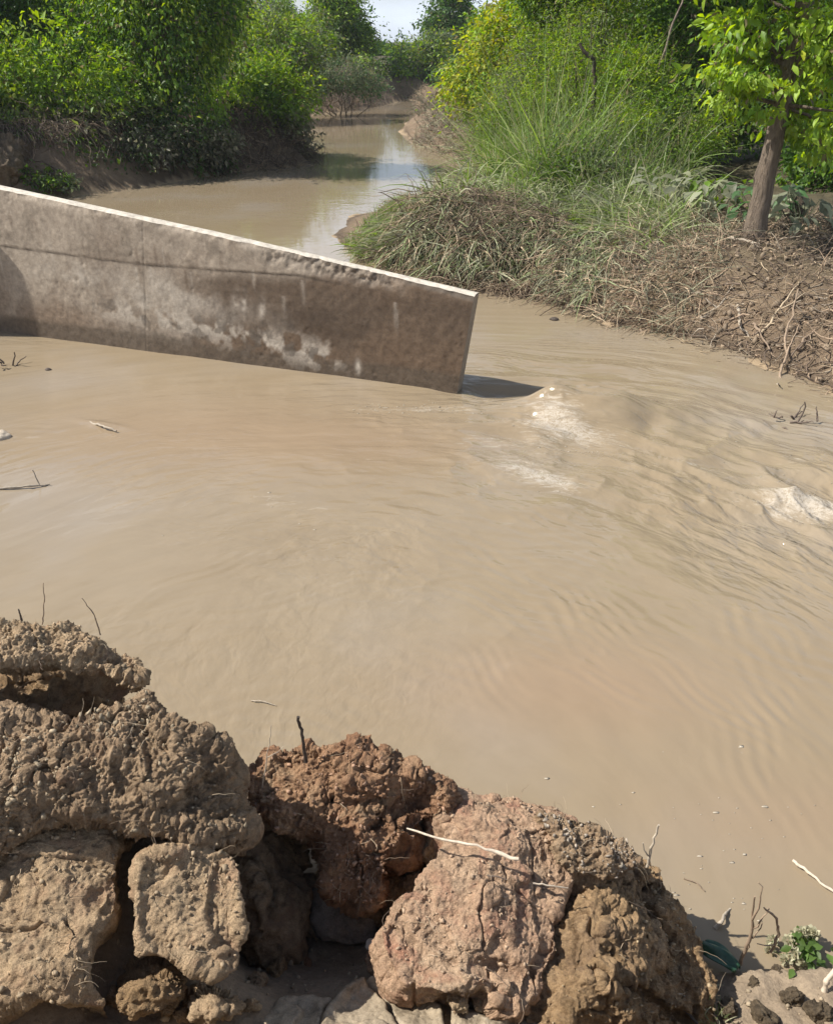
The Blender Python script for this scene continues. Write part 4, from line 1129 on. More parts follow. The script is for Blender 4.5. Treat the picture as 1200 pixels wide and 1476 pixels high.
tree('slender_tree', 'tree beyond the left edge shading the cut bank', 'tree', (-15.2, 21.8, 1.2),
     [(-15.2, 21.8, 1.2), (-15.1, 21.8, 3.5), (-15.0, 21.8, 6)], 0.2, [((-14.6, 21.8, 5.2), (1.8, 1.6, 1.6)), ((-14.2, 21.4, 3.6), (1.5, 1.3, 1.2)), ((-15.4, 22.5, 6.4), (1.6, 1.5, 1.2)), ((-13.6, 22.3, 2.4), (1.0, 1.0, 0.8))], 420, 28, 0.2, [GREEN, DEEP], 131, rc=0.45)
shrub('shrub', 'dusky shrub hanging over the top of the cut bank at the left edge', 'shrub', GP(20, 22.6),
      [EL(10, 200, 22.3, 60, 22, 0.6), EL(80, 205, 22.6, 40, 18, 0.5), EL(-60, 210, 22.4, 60, 30, 0.7), EL(120, 225, 22.4, 26, 20, 0.35)], 260, 24, 0.17, [DEEP, DUSTY * 0.8, MUDLEAF * 0.7, GREEN * 0.8], 132, rc=0.28, droop=0.8)
# middle, beyond the bend
tree('bank_tree', 'leafy tree with a dark trunk leaning over the far bend of the channel', 'tree', GP(528, 60),
     [GP(528, 60), at_y(520, 95, 60), at_y(512, 40, 60), at_y(505, 0, 60)], 0.26,
     [EL(485, 30, 60, 40, 34, 2.2), EL(512, 55, 60, 30, 24, 1.6), EL(450, 65, 58, 36, 30, 1.8), EL(485, -2, 60, 36, 22, 1.8), EL(525, 105, 57, 18, 22, 1.1)], 560, 34, 0.27, [GREEN, DEEP, GREEN, LIME * 0.9], 106, rc=0.6)
shrub('shrub', 'dusty olive shrub on the muddy mound at the far bend', 'shrub', GP(490, 45),
      [EL(492, 105, 45, 45, 20, 1.4), EL(470, 120, 44.5, 25, 14, 0.9), EL(530, 122, 45.5, 25, 14, 0.9)], 190, 30, 0.19, [DUSTY, DUSTY * 0.8, BLUEG], 107, rc=0.42, narrow=0.35)
shrub('shrub', 'pale green thicket shrub between the left bank and the far bend', 'shrub', GP(420, 41),
      [EL(410, 100, 41, 45, 42, 1.6), EL(440, 60, 42, 40, 36, 1.5), EL(380, 60, 42, 40, 40, 1.5), EL(435, 135, 40, 22, 18, 0.8)], 380, 30, 0.21, [LIME * 0.8, DUSTY, GREEN], 108, rc=0.5)
tree('far_tree', 'small dark tree against the sky at the end of the channel', 'tree', GP(645, 66),
     [GP(645, 66), at_y(645, 40, 66), at_y(648, 0, 66)], 0.2, [EL(645, 18, 66, 28, 24, 1.5), EL(655, -12, 66, 24, 18, 1.3), EL(630, 40, 66, 22, 16, 1.2)], 200, 26, 0.3, [DEEP, BLUEG * 0.8, DEEP], 109, rc=0.55)
shrub('shrub', 'soft green thicket shrub closing the far end of the channel', 'shrub', GP(600, 62),
      [EL(600, 85, 62, 38, 26, 1.8), EL(632, 75, 61, 30, 28, 1.6), EL(575, 105, 60, 22, 18, 1.2), EL(650, 110, 58, 30, 20, 1.4)], 330, 28, 0.27, [GREEN, LIME * 0.8, DUSTY, BLUEG], 110, rc=0.55)
# right bank
shrub('shrub', 'yellow green leafy shrub on the right bank beyond the tall grass', 'shrub', GP(710, 30),
      [EL(700, 90, 30, 50, 50, 1.6), EL(745, 60, 30, 55, 45, 1.6), EL(680, 130, 29.5, 38, 30, 1.2), EL(735, 125, 29, 50, 40, 1.4), EL(770, 20, 30.5, 60, 40, 1.6)], 520, 30, 0.21, [YELL, LIME, YELL * 0.9, GREEN * 1.2], 111, rc=0.42)
tree('tall_tree', 'slim tree with a pale broken looking trunk rising through vines on the right bank', 'tree', GP(815, 25),
     [GP(812, 25), at_y(822, 90, 25), at_y(830, 30, 25), at_y(838, -60, 25)], 0.17,
     [EL(870, 20, 25, 70, 50, 1.5), EL(790, -10, 25.5, 50, 40, 1.3), EL(850, -60, 25, 110, 50, 2.0), EL(885, 90, 24.5, 40, 50, 1.0), EL(935, 60, 25, 45, 60, 1.3)], 560, 30, 0.19, [GREEN, LIME, DEEP, GREEN], 112, bark=PALEBARK, rc=0.42, droop=0.5)
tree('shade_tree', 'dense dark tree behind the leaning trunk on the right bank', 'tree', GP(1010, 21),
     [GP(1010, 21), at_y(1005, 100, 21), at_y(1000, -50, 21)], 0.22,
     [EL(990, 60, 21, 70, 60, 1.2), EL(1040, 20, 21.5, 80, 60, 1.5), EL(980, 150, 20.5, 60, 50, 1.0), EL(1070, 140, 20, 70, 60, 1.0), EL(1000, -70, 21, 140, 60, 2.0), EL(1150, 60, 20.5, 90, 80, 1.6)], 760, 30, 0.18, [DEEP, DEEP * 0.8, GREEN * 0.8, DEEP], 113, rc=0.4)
tree('shade_tree', 'dark leafy tree at the right edge behind the bright near branches', 'tree', GP(1200, 17.5),
     [GP(1200, 17.5), at_y(1205, 80, 17.5), at_y(1210, -80, 17.5)], 0.2,
     [EL(1180, 120, 17.5, 70, 80, 1.1), EL(1260, 40, 17.5, 120, 100, 1.6), EL(1190, 230, 16.5, 50, 50, 0.8), EL(1280, 200, 17, 80, 80, 1.2)], 480, 30, 0.17, [DEEP, GREEN * 0.8, DEEP], 114, rc=0.36)
shrub('shrub', 'feathery green shrub at the back of the tall grass, left of the leaning trunk', 'shrub', GP(935, 18.5),
      [EL(945, 165, 18.5, 50, 35, 0.8), EL(990, 195, 18, 50, 32, 0.8), EL(900, 190, 18, 40, 40, 0.7), EL(900, 120, 19, 40, 45, 0.9)], 330, 32, 0.12, [LIME * 0.8, GREEN, GREEN * 0.8], 115, rc=0.32, narrow=0.3)
# the near leaning tree on the right
TB = at_z(1085, 352, 0.62)
TY = TB[1]
tree('leaning_tree', 'leaning brown trunked tree with bright drooping leaves, nearest on the right', 'tree', TB - np.array([0, 0, 0.15]),
     [TB - np.array([0, 0, 0.15]), at_y(1099, 270, TY), at_y(1118, 185, TY), at_y(1138, 90, TY + 0.1), at_y(1156, 5, TY + 0.2), at_y(1180, -120, TY + 0.3)], 0.155,
     [EL(1018, 104, TY - 0.8, 26, 8, 0.25), EL(1035, 148, TY - 0.6, 24, 8, 0.25), EL(1075, 118, TY - 0.5, 62, 18, 0.5), EL(1040, 90, TY - 0.7, 48, 10, 0.3), EL(1085, 155, TY - 0.4, 50, 14, 0.4), EL(1165, 150, TY + 0.5, 50, 50, 0.4), EL(1195, 60, TY - 0.5, 50, 60, 0.7), EL(1070, 40, TY + 0.2, 45, 22, 0.5), EL(1200, 190, TY - 0.4, 40, 36, 0.5), EL(1130, -70, TY, 140, 60, 1.2), EL(1180, 250, TY + 0.6, 45, 30, 0.4), EL(1055, 60, TY - 0.3, 40, 12, 0.4), EL(1075, 85, TY + 0.3, 50, 16, 0.4)],
     560, 20, 0.125, [LIME, LIME * 1.2, GREEN * 1.2, LIME * 1.1, GREEN], 116, bark=np.array([0.21, 0.165, 0.125]), rc=0.2, near=True, droop=0.5, narrow=0.45, limbs=26, flat=0.35, shell=0.25)
def small_trunk(name, label, p0, p1, r, col, seed, p2=None):
    rg = np.random.RandomState(seed); mb = MB()
    pts = curve_pts(p0, p1, 10, 0.05, rg)
    if p2 is not None: pts = np.concatenate([pts, curve_pts(p1, p2, 6, 0.08, rg)[1:]])
    tube(mb, pts, r, r * 0.6, 9, col, 0.06, rg)
    return tag(mb.build(name, M_BARK, loc=np.asarray(p0), smooth=True), label, 'trunk')
small_trunk('bare_stem', 'dark bare crooked stem standing in the tall grass', at_y(852, 160, 19), at_y(855, 85, 19), 0.05, DARKBARK * 0.9, 3, at_y(835, 62, 19))
small_trunk('tree_stump', 'short dark stump in the shade at the right edge, right of the leaning trunk', GP(1165, 13.5) - np.array([0, 0, 0.1]), at_y(1158, 285, 13.5), 0.17, DARKBARK, 4)
small_trunk('slender_sapling', 'slender pale stem slanting up between the tall grass and the dark tree', at_y(945, 110, 19), at_y(990, -20, 19), 0.025, PALEBARK * 0.8, 5)

for k, (lab, px, py, Y, rx, rz, tn) in enumerate([
        ('small leafy weed shrub among the tall grass, in front of the yellow green shrub', 745, 170, 21, 42, 40, [LIME * 0.8, GREEN, DUSTY]),
        ('vine tangled shrub in the middle of the tall grass', 815, 120, 20, 50, 60, [LIME * 0.9, GREEN, LIME * 0.7]),
        ('bushy green shrub at the right end of the tall grass', 905, 205, 17.5, 50, 40, [GREEN, LIME * 0.8, DUSTY]),
        ('tall fuzzy green thicket with narrow leaves rising above the tall grass', 850, 70, 22, 70, 70, [LIME * 0.75, GREEN * 0.9, DUSTY]),
        ('narrow leaved thicket hanging over the left end of the tall grass', 770, 110, 22, 42, 70, [LIME * 0.85, DUSTY, GREEN]),
        ('tall narrow leaved thicket at the right end of the tall grass under the slender stem', 930, 110, 20, 50, 60, [GREEN * 0.9, DEEP, LIME * 0.7]),
        ('dusty low shrub at the foot of the tall grass', 835, 235, 16.5, 60, 26, [DUSTY, DUSTY * 1.2, GREEN])]):
    shrub('shrub', lab, 'shrub', GP(px, Y), [EL(px, py, Y, rx, rz, 0.9), EL(px + rx * 0.6, py + rz * 0.5, Y - 0.3, rx * 0.6, rz * 0.6, 0.6), EL(px - rx * 0.6, py + rz * 0.4, Y, rx * 0.6, rz * 0.6, 0.6)],
          230, 30, 0.12, tn, 140 + k, rc=0.33, narrow=0.28, droop=0.4, flat=0.9, shell=0.3, stems=20)

# broad silted leaves low on the right bank
def broad_plant(label, base, n, L, seed, tint, spread=0.5, h=0.6):
    rg = np.random.RandomState(seed)
    root = thing('broad_leaf_plant', base, label, 'plant', 'broad leaved plants under the right bank trees')
    mb, st = MB(), MB()
    a = rg.rand(n) * 2 * np.pi; rr = spread * np.sqrt(rg.rand(n))
    p = np.column_stack([np.cos(a) * rr, np.sin(a) * rr, h * (0.25 + 0.75 * rg.rand(n))])
    d = np.column_stack([np.cos(a) + rg.randn(n) * 0.5, np.sin(a) + rg.randn(n) * 0.5, -0.35 + 0.3 * rg.randn(n)])
    nr = unit(np.column_stack([rg.randn(n) * 0.35, rg.randn(n) * 0.35 - 0.25, np.ones(n)]))
    Ls = L * (0.6 + 0.6 * rg.rand(n))
    leaves(mb, p, d, nr, Ls, Ls * 0.5, np.asarray(tint) * (0.55 + 0.7 * rg.rand(n, 1)), True, 0.25)
    for k in range(0, n, 3): tube(st, curve_pts((0, 0, -0.05), p[k], 5, 0.1, rg), 0.008, 0.004, 4, DUSTY * 0.7)
    st.build('stems', M_BARK, root); mb.build('leaves', M_LEAF, root)
SIL = np.array([0.3, 0.32, 0.22])
for lab, px, Y, n, L, sd, t in [
        ('pale silted broad leaved plant just left of the leaning trunk', 1040, 14.2, 40, 0.32, 1, SIL),
        ('greyish broad leaved plant farther left of the leaning trunk, by the flattened grass', 985, 15.0, 40, 0.28, 2, SIL * 0.8),
        ('broad leaved plant with large pale leaves at the right edge, near the dark stump', 1192, 12.9, 34, 0.3, 3, SIL * 1.05),
        ('darker broad leaved plant between the leaning trunk and the dark stump', 1130, 13.6, 40, 0.24, 4, BLUEG * 1.3),
        ('green broad leaved plant right behind the base of the leaning trunk', 1065, 14.6, 40, 0.24, 5, GREEN)]:
    broad_plant(lab, GP(px, Y), n, L, sd, t)

# ------------------------------------------------------------------ the wood behind: copies of three trees
def wood_proto(name, sd, L, tints, h):
    return tree(name, 'leafy green tree in the wood behind the channel', 'tree', (0, 0, 0), [(0, 0, -0.2), (0.1, 0, h * 0.5), (0, 0, h * 0.85)], 0.18,
                [((0, 0, h * 0.62), (h * 0.33, h * 0.33, h * 0.36)), ((h * 0.2, 0, h * 0.36), (h * 0.25, h * 0.25, h * 0.22)), ((-h * 0.2, 0.1, h * 0.3), (h * 0.25, h * 0.25, h * 0.24))],
                430, 26, L, tints, sd, rc=0.55, group='trees of the wood behind the channel', shell=0.4)
protos = [wood_proto('wood_tree', 201, 0.3, [GREEN, DEEP, DEEP], 6.0), wood_proto('wood_tree', 202, 0.28, [BLUEG, DEEP, GREEN * 0.8], 6.5), wood_proto('wood_tree', 203, 0.28, [LIME * 0.8, GREEN, GREEN], 5.5)]
spots = [(-14, 38, 1, 1.25), (-19, 33, 0, 1.1), (-17.5, 44, 0, 1.2), (-14.5, 48, 2, 0.95), (-23, 40, 1, 1.3), (-9, 64, 0, 0.7), (-12, 60, 1, 1.1), (-5.5, 76, 2, 0.6), (3.2, 82, 0, 0.62),
         (5.5, 72, 2, 0.72), (8, 56, 0, 0.62), (10, 64, 1, 0.95), (8.5, 40, 2, 0.8), (13, 36, 0, 1.0), (12.5, 30, 1, 1.05), (17, 30, 0, 1.2), (16, 42, 1, 1.3), (22, 36, 1, 1.3),
         (14.5, 24.5, 0, 0.95), (18, 23, 1, 1.1), (-15, 28, 0, 0.9), (-19, 26, 2, 0.9), (22, 26, 2, 1.2), (14.5, 54, 2, 1.1), (20, 52, 0, 1.3), (-18, 56, 2, 1.3), (-25, 52, 0, 1.3)]
rgw = np.random.RandomState(5)
for k, (x, y, i, s) in enumerate(spots):
    z = float(ground_z([(x, y)])[0])
    if k < 3:
        p = protos[[1, 0, 2][k]] if False else protos[k]
        p.location = (x, y, z); p.rotation_euler = (0, 0, rgw.rand() * 6); p.scale = (s, s, s)
    else:
        copy_thing(protos[i], (x, y, z), rgw.rand() * 6.28, s)
# the far wood as one mass
rg = np.random.RandomState(77)
n = 26000
ang = np.radians(rg.uniform(-42, 42, n)); dist = rg.uniform(88, 120, n)
hh = 2.2 + 2.2 * (fbm(np.column_stack([ang * 14, dist * 0.02, 0 * ang]), 1, 3, 8) + 0.5)
hh = hh * np.where(np.abs(ang + 0.015) < 0.035, 0.6, 1.15)
p = np.column_stack([np.sin(ang) * dist, np.cos(ang) * dist, 0.8 + hh * np.sqrt(rg.rand(n))])
mb = MB()
leaves(mb, p, rg.randn(n, 3), unit(rg.randn(n, 3) + [0, 0, 0.8]), 0.7 + 0.5 * rg.rand(n), 0.5 + 0.3 * rg.rand(n), np.array([GREEN, BLUEG, DEEP])[rg.randint(0, 3, n)] * (0.7 + 0.6 * rg.rand(n, 1)))
tag(mb.build('far_wood', M_LEAF), 'far off belt of green wood closing the horizon', 'wood', kind='stuff')

# ------------------------------------------------------------------ grass and flood wrack on the right bank
rg = np.random.RandomState(31)
def tint(n, cols, lo=0.65, hi=1.3): return np.asarray(cols)[rg.randint(0, len(cols), n)] * rg.uniform(lo, hi, (n, 1))
G1, G2, G3, G4 = np.array([0.17, 0.255, 0.055]), np.array([0.12, 0.21, 0.04]), np.array([0.24, 0.29, 0.13]), np.array([0.36, 0.32, 0.19])
SILT = np.array([0.36, 0.36, 0.235])
mb = MB()
n = 13000
b = scatter([(700, 235), (760, 215), (960, 235), (985, 285), (900, 300), (760, 285), (690, 268)], n, 0.7, 1)
clump = fbm(b, 1.1, 2, 3)
b = np.column_stack([b[:, :2], b[:, 2] - 0.05])
lx, ly = fbm(b, 0.9, 2, 13), fbm(b, 0.9, 2, 14)
L = (0.8 + 1.7 * rg.rand(n)) * (1 + 0.8 * clump) * (0.4 + 0.6 * sstep(13.5, 17.5, b[:, 1]))
d = np.column_stack([rg.randn(n) * 0.42 - 0.12 + 0.9 * lx, rg.randn(n) * 0.4 - 0.1 + 0.7 * ly, np.ones(n)])
col = tint(n, [G1, G2, G1, G2, G3, G4 * 0.9, G3]) * (1 + 0.5 * fbm(b, 1.3, 2, 15))[:, None]
blades(mb, b, d, L, 0.008 + 0.03 * rg.rand(n) ** 2, rg.uniform(0.05, 0.8, n), col, 5, 2)
tag(mb.build('tall_grass', M_GRASS), 'tall upright green grass and reeds on the right bank', 'grass', kind='stuff')
mb = MB()
n = 9500
b = scatter([(490, 312), (560, 285), (650, 262), (740, 245), (960, 280), (1010, 325), (930, 340), (820, 322), (760, 305), (680, 298), (600, 308), (520, 330)], n, 0.75, 4, 0.0)
cl = fbm(b, 1.4, 3, 23)
L = (0.4 + 0.7 * rg.rand(n)) * (0.55 + 0.45 * sstep(0.3, 2.0, b[:, 0])) * (1 + 0.7 * cl)
d = np.column_stack([rg.randn(n) * 0.5 - 0.55 + 1.2 * fbm(b, 0.9, 2, 24), rg.randn(n) * 0.4 - 0.5 + 0.8 * fbm(b, 0.9, 2, 25), 0.22 + 0.4 * rg.rand(n)])
col = tint(n, [G3, SILT, G1, G3 * 0.9, SILT * 0.8])
blades(mb, b, d, L, 0.012 + 0.024 * rg.rand(n) ** 1.5, rg.uniform(0.15, 0.6, n), col * (1 + 0.6 * cl)[:, None].clip(0.4), 5, 5)
n = 1500
b = scatter([(490, 312), (560, 288), (600, 285), (585, 318), (510, 335)], n, 0.5, 6, 0.0)
d = np.column_stack([rg.randn(n) * 0.35, rg.randn(n) * 0.35, np.ones(n)])
blades(mb, b, d, 0.14 + 0.22 * rg.rand(n), np.full(n, 0.014), rg.uniform(0.2, 0.8, n), tint(n, [G1 * 0.9, SILT * 0.8, G2, G3, np.array([0.3, 0.22, 0.15])]), 4, 7)
n = 3400
b = scatter([(610, 280), (700, 250), (800, 235), (960, 245), (1010, 300), (900, 318), (760, 305), (640, 305)], n, 0.75, 61, 0.0)
cl = fbm(b, 1.2, 3, 62)
d = np.column_stack([rg.randn(n) * 0.4 - 0.45 + 1.3 * fbm(b, 0.8, 2, 63), rg.randn(n) * 0.35 - 0.55, 0.7 + 0.5 * rg.rand(n)])
blades(mb, b, d, (0.7 + 0.9 * rg.rand(n)) * (1 + 0.6 * cl), 0.014 + 0.026 * rg.rand(n) ** 1.5, rg.uniform(0.5, 1.05, n), tint(n, [SILT, G3, SILT * 0.85, G3 * 0.8, G1 * 0.8], 0.55, 1.25) * (1 + 0.6 * cl)[:, None].clip(0.4), 6, 64)
tag(mb.build('flattened_grass', M_GRASS), 'silt greyed grass flattened by the flood on the right bank', 'grass', kind='stuff')

ST1, ST2, ST3 = np.array([0.46, 0.36, 0.24]), np.array([0.3, 0.22, 0.15]), np.array([0.15, 0.11, 0.08])
mb = MB()
n = 4600                                                    # the brown mat combed down over the nose of the bank
b = scatter([(500, 330), (600, 312), (700, 312), (800, 335), (850, 380), (800, 420), (700, 405), (610, 392), (530, 365)], n, 0.55, 8, -0.05)
cvp = at_z(752, 372, 0.35)
b = b[(np.hypot((b[:, 0] - cvp[0]) / 0.42, (b[:, 1] - cvp[1]) / 0.5) > 1) & (fbm(b, 2.2, 3, 27) > -0.3)]; n = len(b)
b[:, 2] += 0.05 + 0.24 * rg.rand(n) * sstep(0.2, 1.2, gdist(b[:, :2]))
d = np.column_stack([rg.randn(n) * 0.7 - 0.1, rg.randn(n) * 0.5 - 0.7, -0.05 + 0.5 * rg.randn(n)])
strands(mb, b, d, 0.2 + 0.8 * rg.rand(n) ** 1.5, 0.0025 + 0.010 * rg.rand(n) ** 2.5, tint(n, [ST1, ST2, ST2, ST3, ST3, ST1 * 0.8], 0.5, 1.3) * (1 + 0.9 * fbm(b, 1.8, 3, 29))[:, None].clip(0.35), 7, 0.24, gfast, 9, 0.14)
n = 2200
b = scatter([(520, 325), (610, 305), (720, 300), (840, 325), (900, 350), (860, 372), (760, 345), (640, 335), (550, 350)], n, 0.7, 18, 0.0)
b[:, 2] += 0.1
d = np.column_stack([rg.randn(n) * 0.6 - 0.3, rg.randn(n) * 0.4 - 0.8, 0.15 + 0.3 * rg.rand(n)])
blades(mb, b, d, 0.35 + 0.5 * rg.rand(n), 0.012 + 0.02 * rg.rand(n) ** 2, rg.uniform(0.3, 0.8, n), tint(n, [SILT, G3, SILT * 0.8, ST1, G3 * 0.8], 0.6, 1.2), 5, 19)
tag(mb.build('straw_mat', M_DRY), 'brown tangle of dead stalks combed over the nose of the right bank', 'debris', kind='stuff')
mb = MB()
n = 4600                                                    # wrack strewn over the muddy shore
b = scatter([(780, 400), (860, 350), (1000, 335), (1250, 360), (1300, 560), (1200, 560), (1130, 535), (1000, 495), (880, 465)], n, 0.3, 10, -0.12)
b[:, 2] += 0.02 + 0.1 * rg.rand(n) ** 2
d = np.column_stack([rg.randn(n), rg.randn(n) * 0.8 - 0.2, 0.25 * rg.randn(n)])
strands(mb, b, d, 0.12 + 0.45 * rg.rand(n) ** 2, 0.0025 + 0.010 * rg.rand(n) ** 3, tint(n, [ST1 * 0.9, ST2, ST2 * 1.2, ST3, ST3, np.array([0.3, 0.25, 0.19])]), 5, 0.35, gfast, 11, 0.06)
n = 2600
b = scatter([(800, 350), (1000, 310), (1060, 340), (1000, 420), (860, 430), (790, 400)], n, 0.6, 12, 0.0)
d = np.column_stack([rg.randn(n) * 0.7 - 0.2, rg.randn(n) * 0.6 - 0.3, 0.3 + 0.4 * rg.rand(n)])
blades(mb, b, d, 0.25 + 0.5 * rg.rand(n), np.full(n, 0.012), rg.uniform(0.2, 0.7, n), tint(n, [ST1, SILT * 0.8, ST2 * 1.3, SILT * 0.7]), 4, 13)
n = 900                                                     # litter afloat along the edge
b = scatter([(700, 424), (800, 430), (1000, 485), (1250, 570), (1250, 610), (1000, 520), (800, 462), (690, 436)], n, 0.0, 26, -0.7)
b[:, 2] = np.maximum(b[:, 2], 0.0) + 0.006
d = np.column_stack([1 + 0.5 * rg.randn(n), -0.4 + 0.5 * rg.randn(n), 0.02 * rg.randn(n)])
k_ = gdist(b[:, :2]) > -0.5 * rg.rand(n) ** 2
b, d = b[k_], d[k_]; n = len(b)
strands(mb, b, d, 0.05 + 0.25 * rg.rand(n) ** 3, 0.002 + 0.005 * rg.rand(n) ** 2, tint(n, [ST1 * 0.8, ST2, ST3]), 4, 0.15, None, 28, 0.0)
tag(mb.build('flood_wrack', M_DRY), 'dead stalks and plant litter strewn over the muddy right shore', 'debris', kind='stuff')

def brush(label, poly, z, n, seed, cols, h=0.5):
    rg2 = np.random.RandomState(seed); mb = MB()
    b = scatter(poly, n, z, seed, -0.2)
    d = np.column_stack([rg2.randn(n) * 0.9, rg2.randn(n) * 0.9, rg2.rand(n) * 1.1])
    strands(mb, b, d, h * (0.5 + rg2.rand(n)), 0.006 + 0.008 * rg2.rand(n), np.asarray(cols)[rg2.randint(0, len(cols), n)] * rg2.uniform(0.7, 1.2, (n, 1)), 5, 0.35, gfast, seed, 0.08)
    loc = b.mean(0)
    tag(mb.build('dead_brush', M_DRY, loc=loc), label, 'brush', 'heaps of dead brush along the channel')
GB = np.array([0.25, 0.205, 0.155])
def hanging_roots(label, x0, x1, n, seed):
    rg2 = np.random.RandomState(seed); mb = MB()
    px = rg2.uniform(x0, x1, n)
    xs = np.array([at_z(a, np.interp(a, [-60, 0, 90, 200, 330, 452], [290, 283, 274, 262, 240, 232]), 0)[:2] for a in px])
    xs = xs + np.column_stack([rg2.randn(n) * 0.2, rg2.uniform(0.0, 1.6, n)])
    b = np.column_stack([xs, gfast(xs) + 0.1 * rg2.rand(n) + 0.15])
    d = np.column_stack([rg2.randn(n) * 0.5 + 0.2, rg2.randn(n) * 0.3 - 0.8, rg2.randn(n) * 0.4])
    strands(mb, b, d, 0.35 + 0.8 * rg2.rand(n), 0.005 + 0.01 * rg2.rand(n) ** 2, np.asarray([ST3, ST2, ST3 * 0.7, GB * 0.7])[rg2.randint(0, 4, n)] * rg2.uniform(0.6, 1.1, (n, 1)), 6, 0.3, gfast, seed, 0.25)
    tag(mb.build('hanging_roots', M_DRY, loc=b.mean(0)), label, 'roots')
hanging_roots('tangle of bare roots hanging down the cut left bank behind the concrete wall', -60, 170, 1100, 41)
hanging_roots('dark tangle of roots and dead stems under the bushes of the left bank', 170, 452, 1500, 42)
brush('grey brown dead brush on the right shore just beyond the flattened grass', [(590, 195), (640, 175), (720, 190), (720, 235), (640, 222), (600, 210)], 0.3, 1500, 21, [GB, ST2, GB * 0.8, SILT], 0.7)
brush('dead brush on the muddy mound at the far bend, below the olive shrub', [(450, 158), (470, 135), (540, 135), (555, 152), (500, 160)], 0.4, 1100, 22, [GB, GB * 1.1, ST2], 0.9)
brush('small dark brush heap at the waterline at the left bank tip', [(330, 235), (400, 215), (452, 236), (400, 243)], 0.2, 500, 23, [ST3, ST2, ST3 * 0.7], 0.7)
brush('dead brush drooping from the right shore at the far end of the channel', [(600, 172), (610, 150), (660, 150), (660, 172)], 0.4, 700, 24, [GB, ST2, DUSTY], 0.9)

# ------------------------------------------------------------------ loose crumbs and rootlets on the clods
ICO = None
def ico():
    import bmesh
    b = bmesh.new(); bmesh.ops.create_icosphere(b, subdivisions=1, radius=1.0)
    v = np.array([x.co[:] for x in b.verts]); f = np.array([[q.index for q in x.verts] for x in b.faces]); b.free()
    return v, f
IV, IF = ico()
rg = np.random.RandomState(91)
def crumbs(mb, p, nr, col, r):
    n = len(p)
    rr = r[:, None, None] * (0.35 + 0.95 * rg.rand(n, len(IV), 1)) * (0.5 + 0.8 * rg.rand(n, 1, 3))
    v = p[:, None, :] + IV[None] * rr + (nr * (r * 0.35)[:, None])[:, None, :]
    f = (np.arange(n)[:, None, None] * len(IV) + IF[None]).reshape(-1, 3)
    mb.add(v.reshape(-1, 3), f, np.repeat(col, len(IV), 0))
mb = MB()
for p, nr, col in CRUMBS:
    crumbs(mb, p, nr, col, 0.0018 + 0.0095 * rg.rand(len(p)) ** 5)
n = 1500
xy = np.column_stack([rg.uniform(-1.1, 1.5, n), rg.uniform(1.2, 2.3, n)])
xy = xy[pdist(xy, RIVER) < -0.02]
pz = np.column_stack([xy, chunked(ground_z, xy)])
crumbs(mb, pz, np.tile([0, 0, 1.0], (len(pz), 1)), np.array([0.38, 0.3, 0.2]) * rg.uniform(0.6, 1.2, (len(pz), 1)), 0.0025 + 0.013 * rg.rand(len(pz)) ** 5)
tag(mb.build('soil_crumbs', M_TWIG), 'loose crumbs of dry earth scattered over the clods', 'crumbs', kind='stuff')
mb = MB()
P_ = np.concatenate([c[0] for c in CRUMBS]); N_ = np.concatenate([c[1] for c in CRUMBS])
k = rg.choice(len(P_), 520)
d = unit(rg.randn(520, 3) + N_[k] * 0.5)
strands(mb, P_[k] + N_[k] * 0.004, d, 0.03 + 0.08 * rg.rand(520), 0.0006 + 0.0008 * rg.rand(520), tint(520, [ST1, ST2, ST3 * 1.2, np.array([0.5, 0.4, 0.28])]), 5, 0.3, None, 5, 0.12)
tag(mb.build('rootlets', M_DRY), 'fine dry rootlets and straw bits on the clods', 'rootlets', kind='stuff')

mb = MB()
n = 2600
b = scatter([(780, 410), (860, 350), (1000, 330), (1250, 355), (1300, 575), (1200, 565), (1130, 540), (1000, 497), (880, 470)], n, 0.3, 46, -0.05)
b = b[fbm(b, 1.6, 3, 47) > -0.15]
crumbs(mb, b, np.tile([0, 0, 1.0], (len(b), 1)), np.array([0.22, 0.165, 0.11]) * rg.uniform(0.55, 1.3, (len(b), 1)), 0.012 + 0.055 * rg.rand(len(b)) ** 3.5)
tag(mb.build('mud_lumps', M_TWIG, smooth=True), 'small lumps of drying mud among the litter on the right shore', 'mud lumps', kind='stuff')

# ------------------------------------------------------------------ twigs, sticks and floating things
def twig(name, label, cat, pts, r0, r1, col, seed, forks=(), group=None, sides=7):
    """pts world points of the main stem; forks: (t along stem, world end point)"""
    rg2 = np.random.RandomState(seed); mb = MB()
    pts = np.array([np.asarray(p, float) for p in pts])
    t = np.linspace(0, 1, len(pts)); tt = np.linspace(0, 1, 14)
    P = np.column_stack([np.interp(tt, t, pts[:, k]) for k in range(3)])
    L = np.linalg.norm(pts[-1] - pts[0])
    P[1:-1] += rg2.randn(12, 3) * L * 0.008
    rad = np.linspace(r0, r1, 14) * (1 + 0.12 * rg2.randn(14))
    tube(mb, P, rad, None, sides, np.asarray(col) * (0.8 + 0.4 * rg2.rand()), 0.06, rg2)
    for (ft, e) in forks:
        a = P[int(ft * 13)]
        tube(mb, curve_pts(a, np.asarray(e, float), 7, 0.1, rg2), r0 * 0.55, r1 * 0.6, 6, np.asarray(col), 0.05, rg2)
    return tag(mb.build(name, M_TWIG, loc=P[0], smooth=True), label, cat, group)
DK, PL, MD = np.array([0.07, 0.052, 0.04]), np.array([0.52, 0.44, 0.34]), np.array([0.26, 0.19, 0.13])
def Z(px, py, z): return at_z(px, py, z)
def Y(px, py, y): return at_y(px, py, y)
ya = Z(62, 905, 1.37)[1]
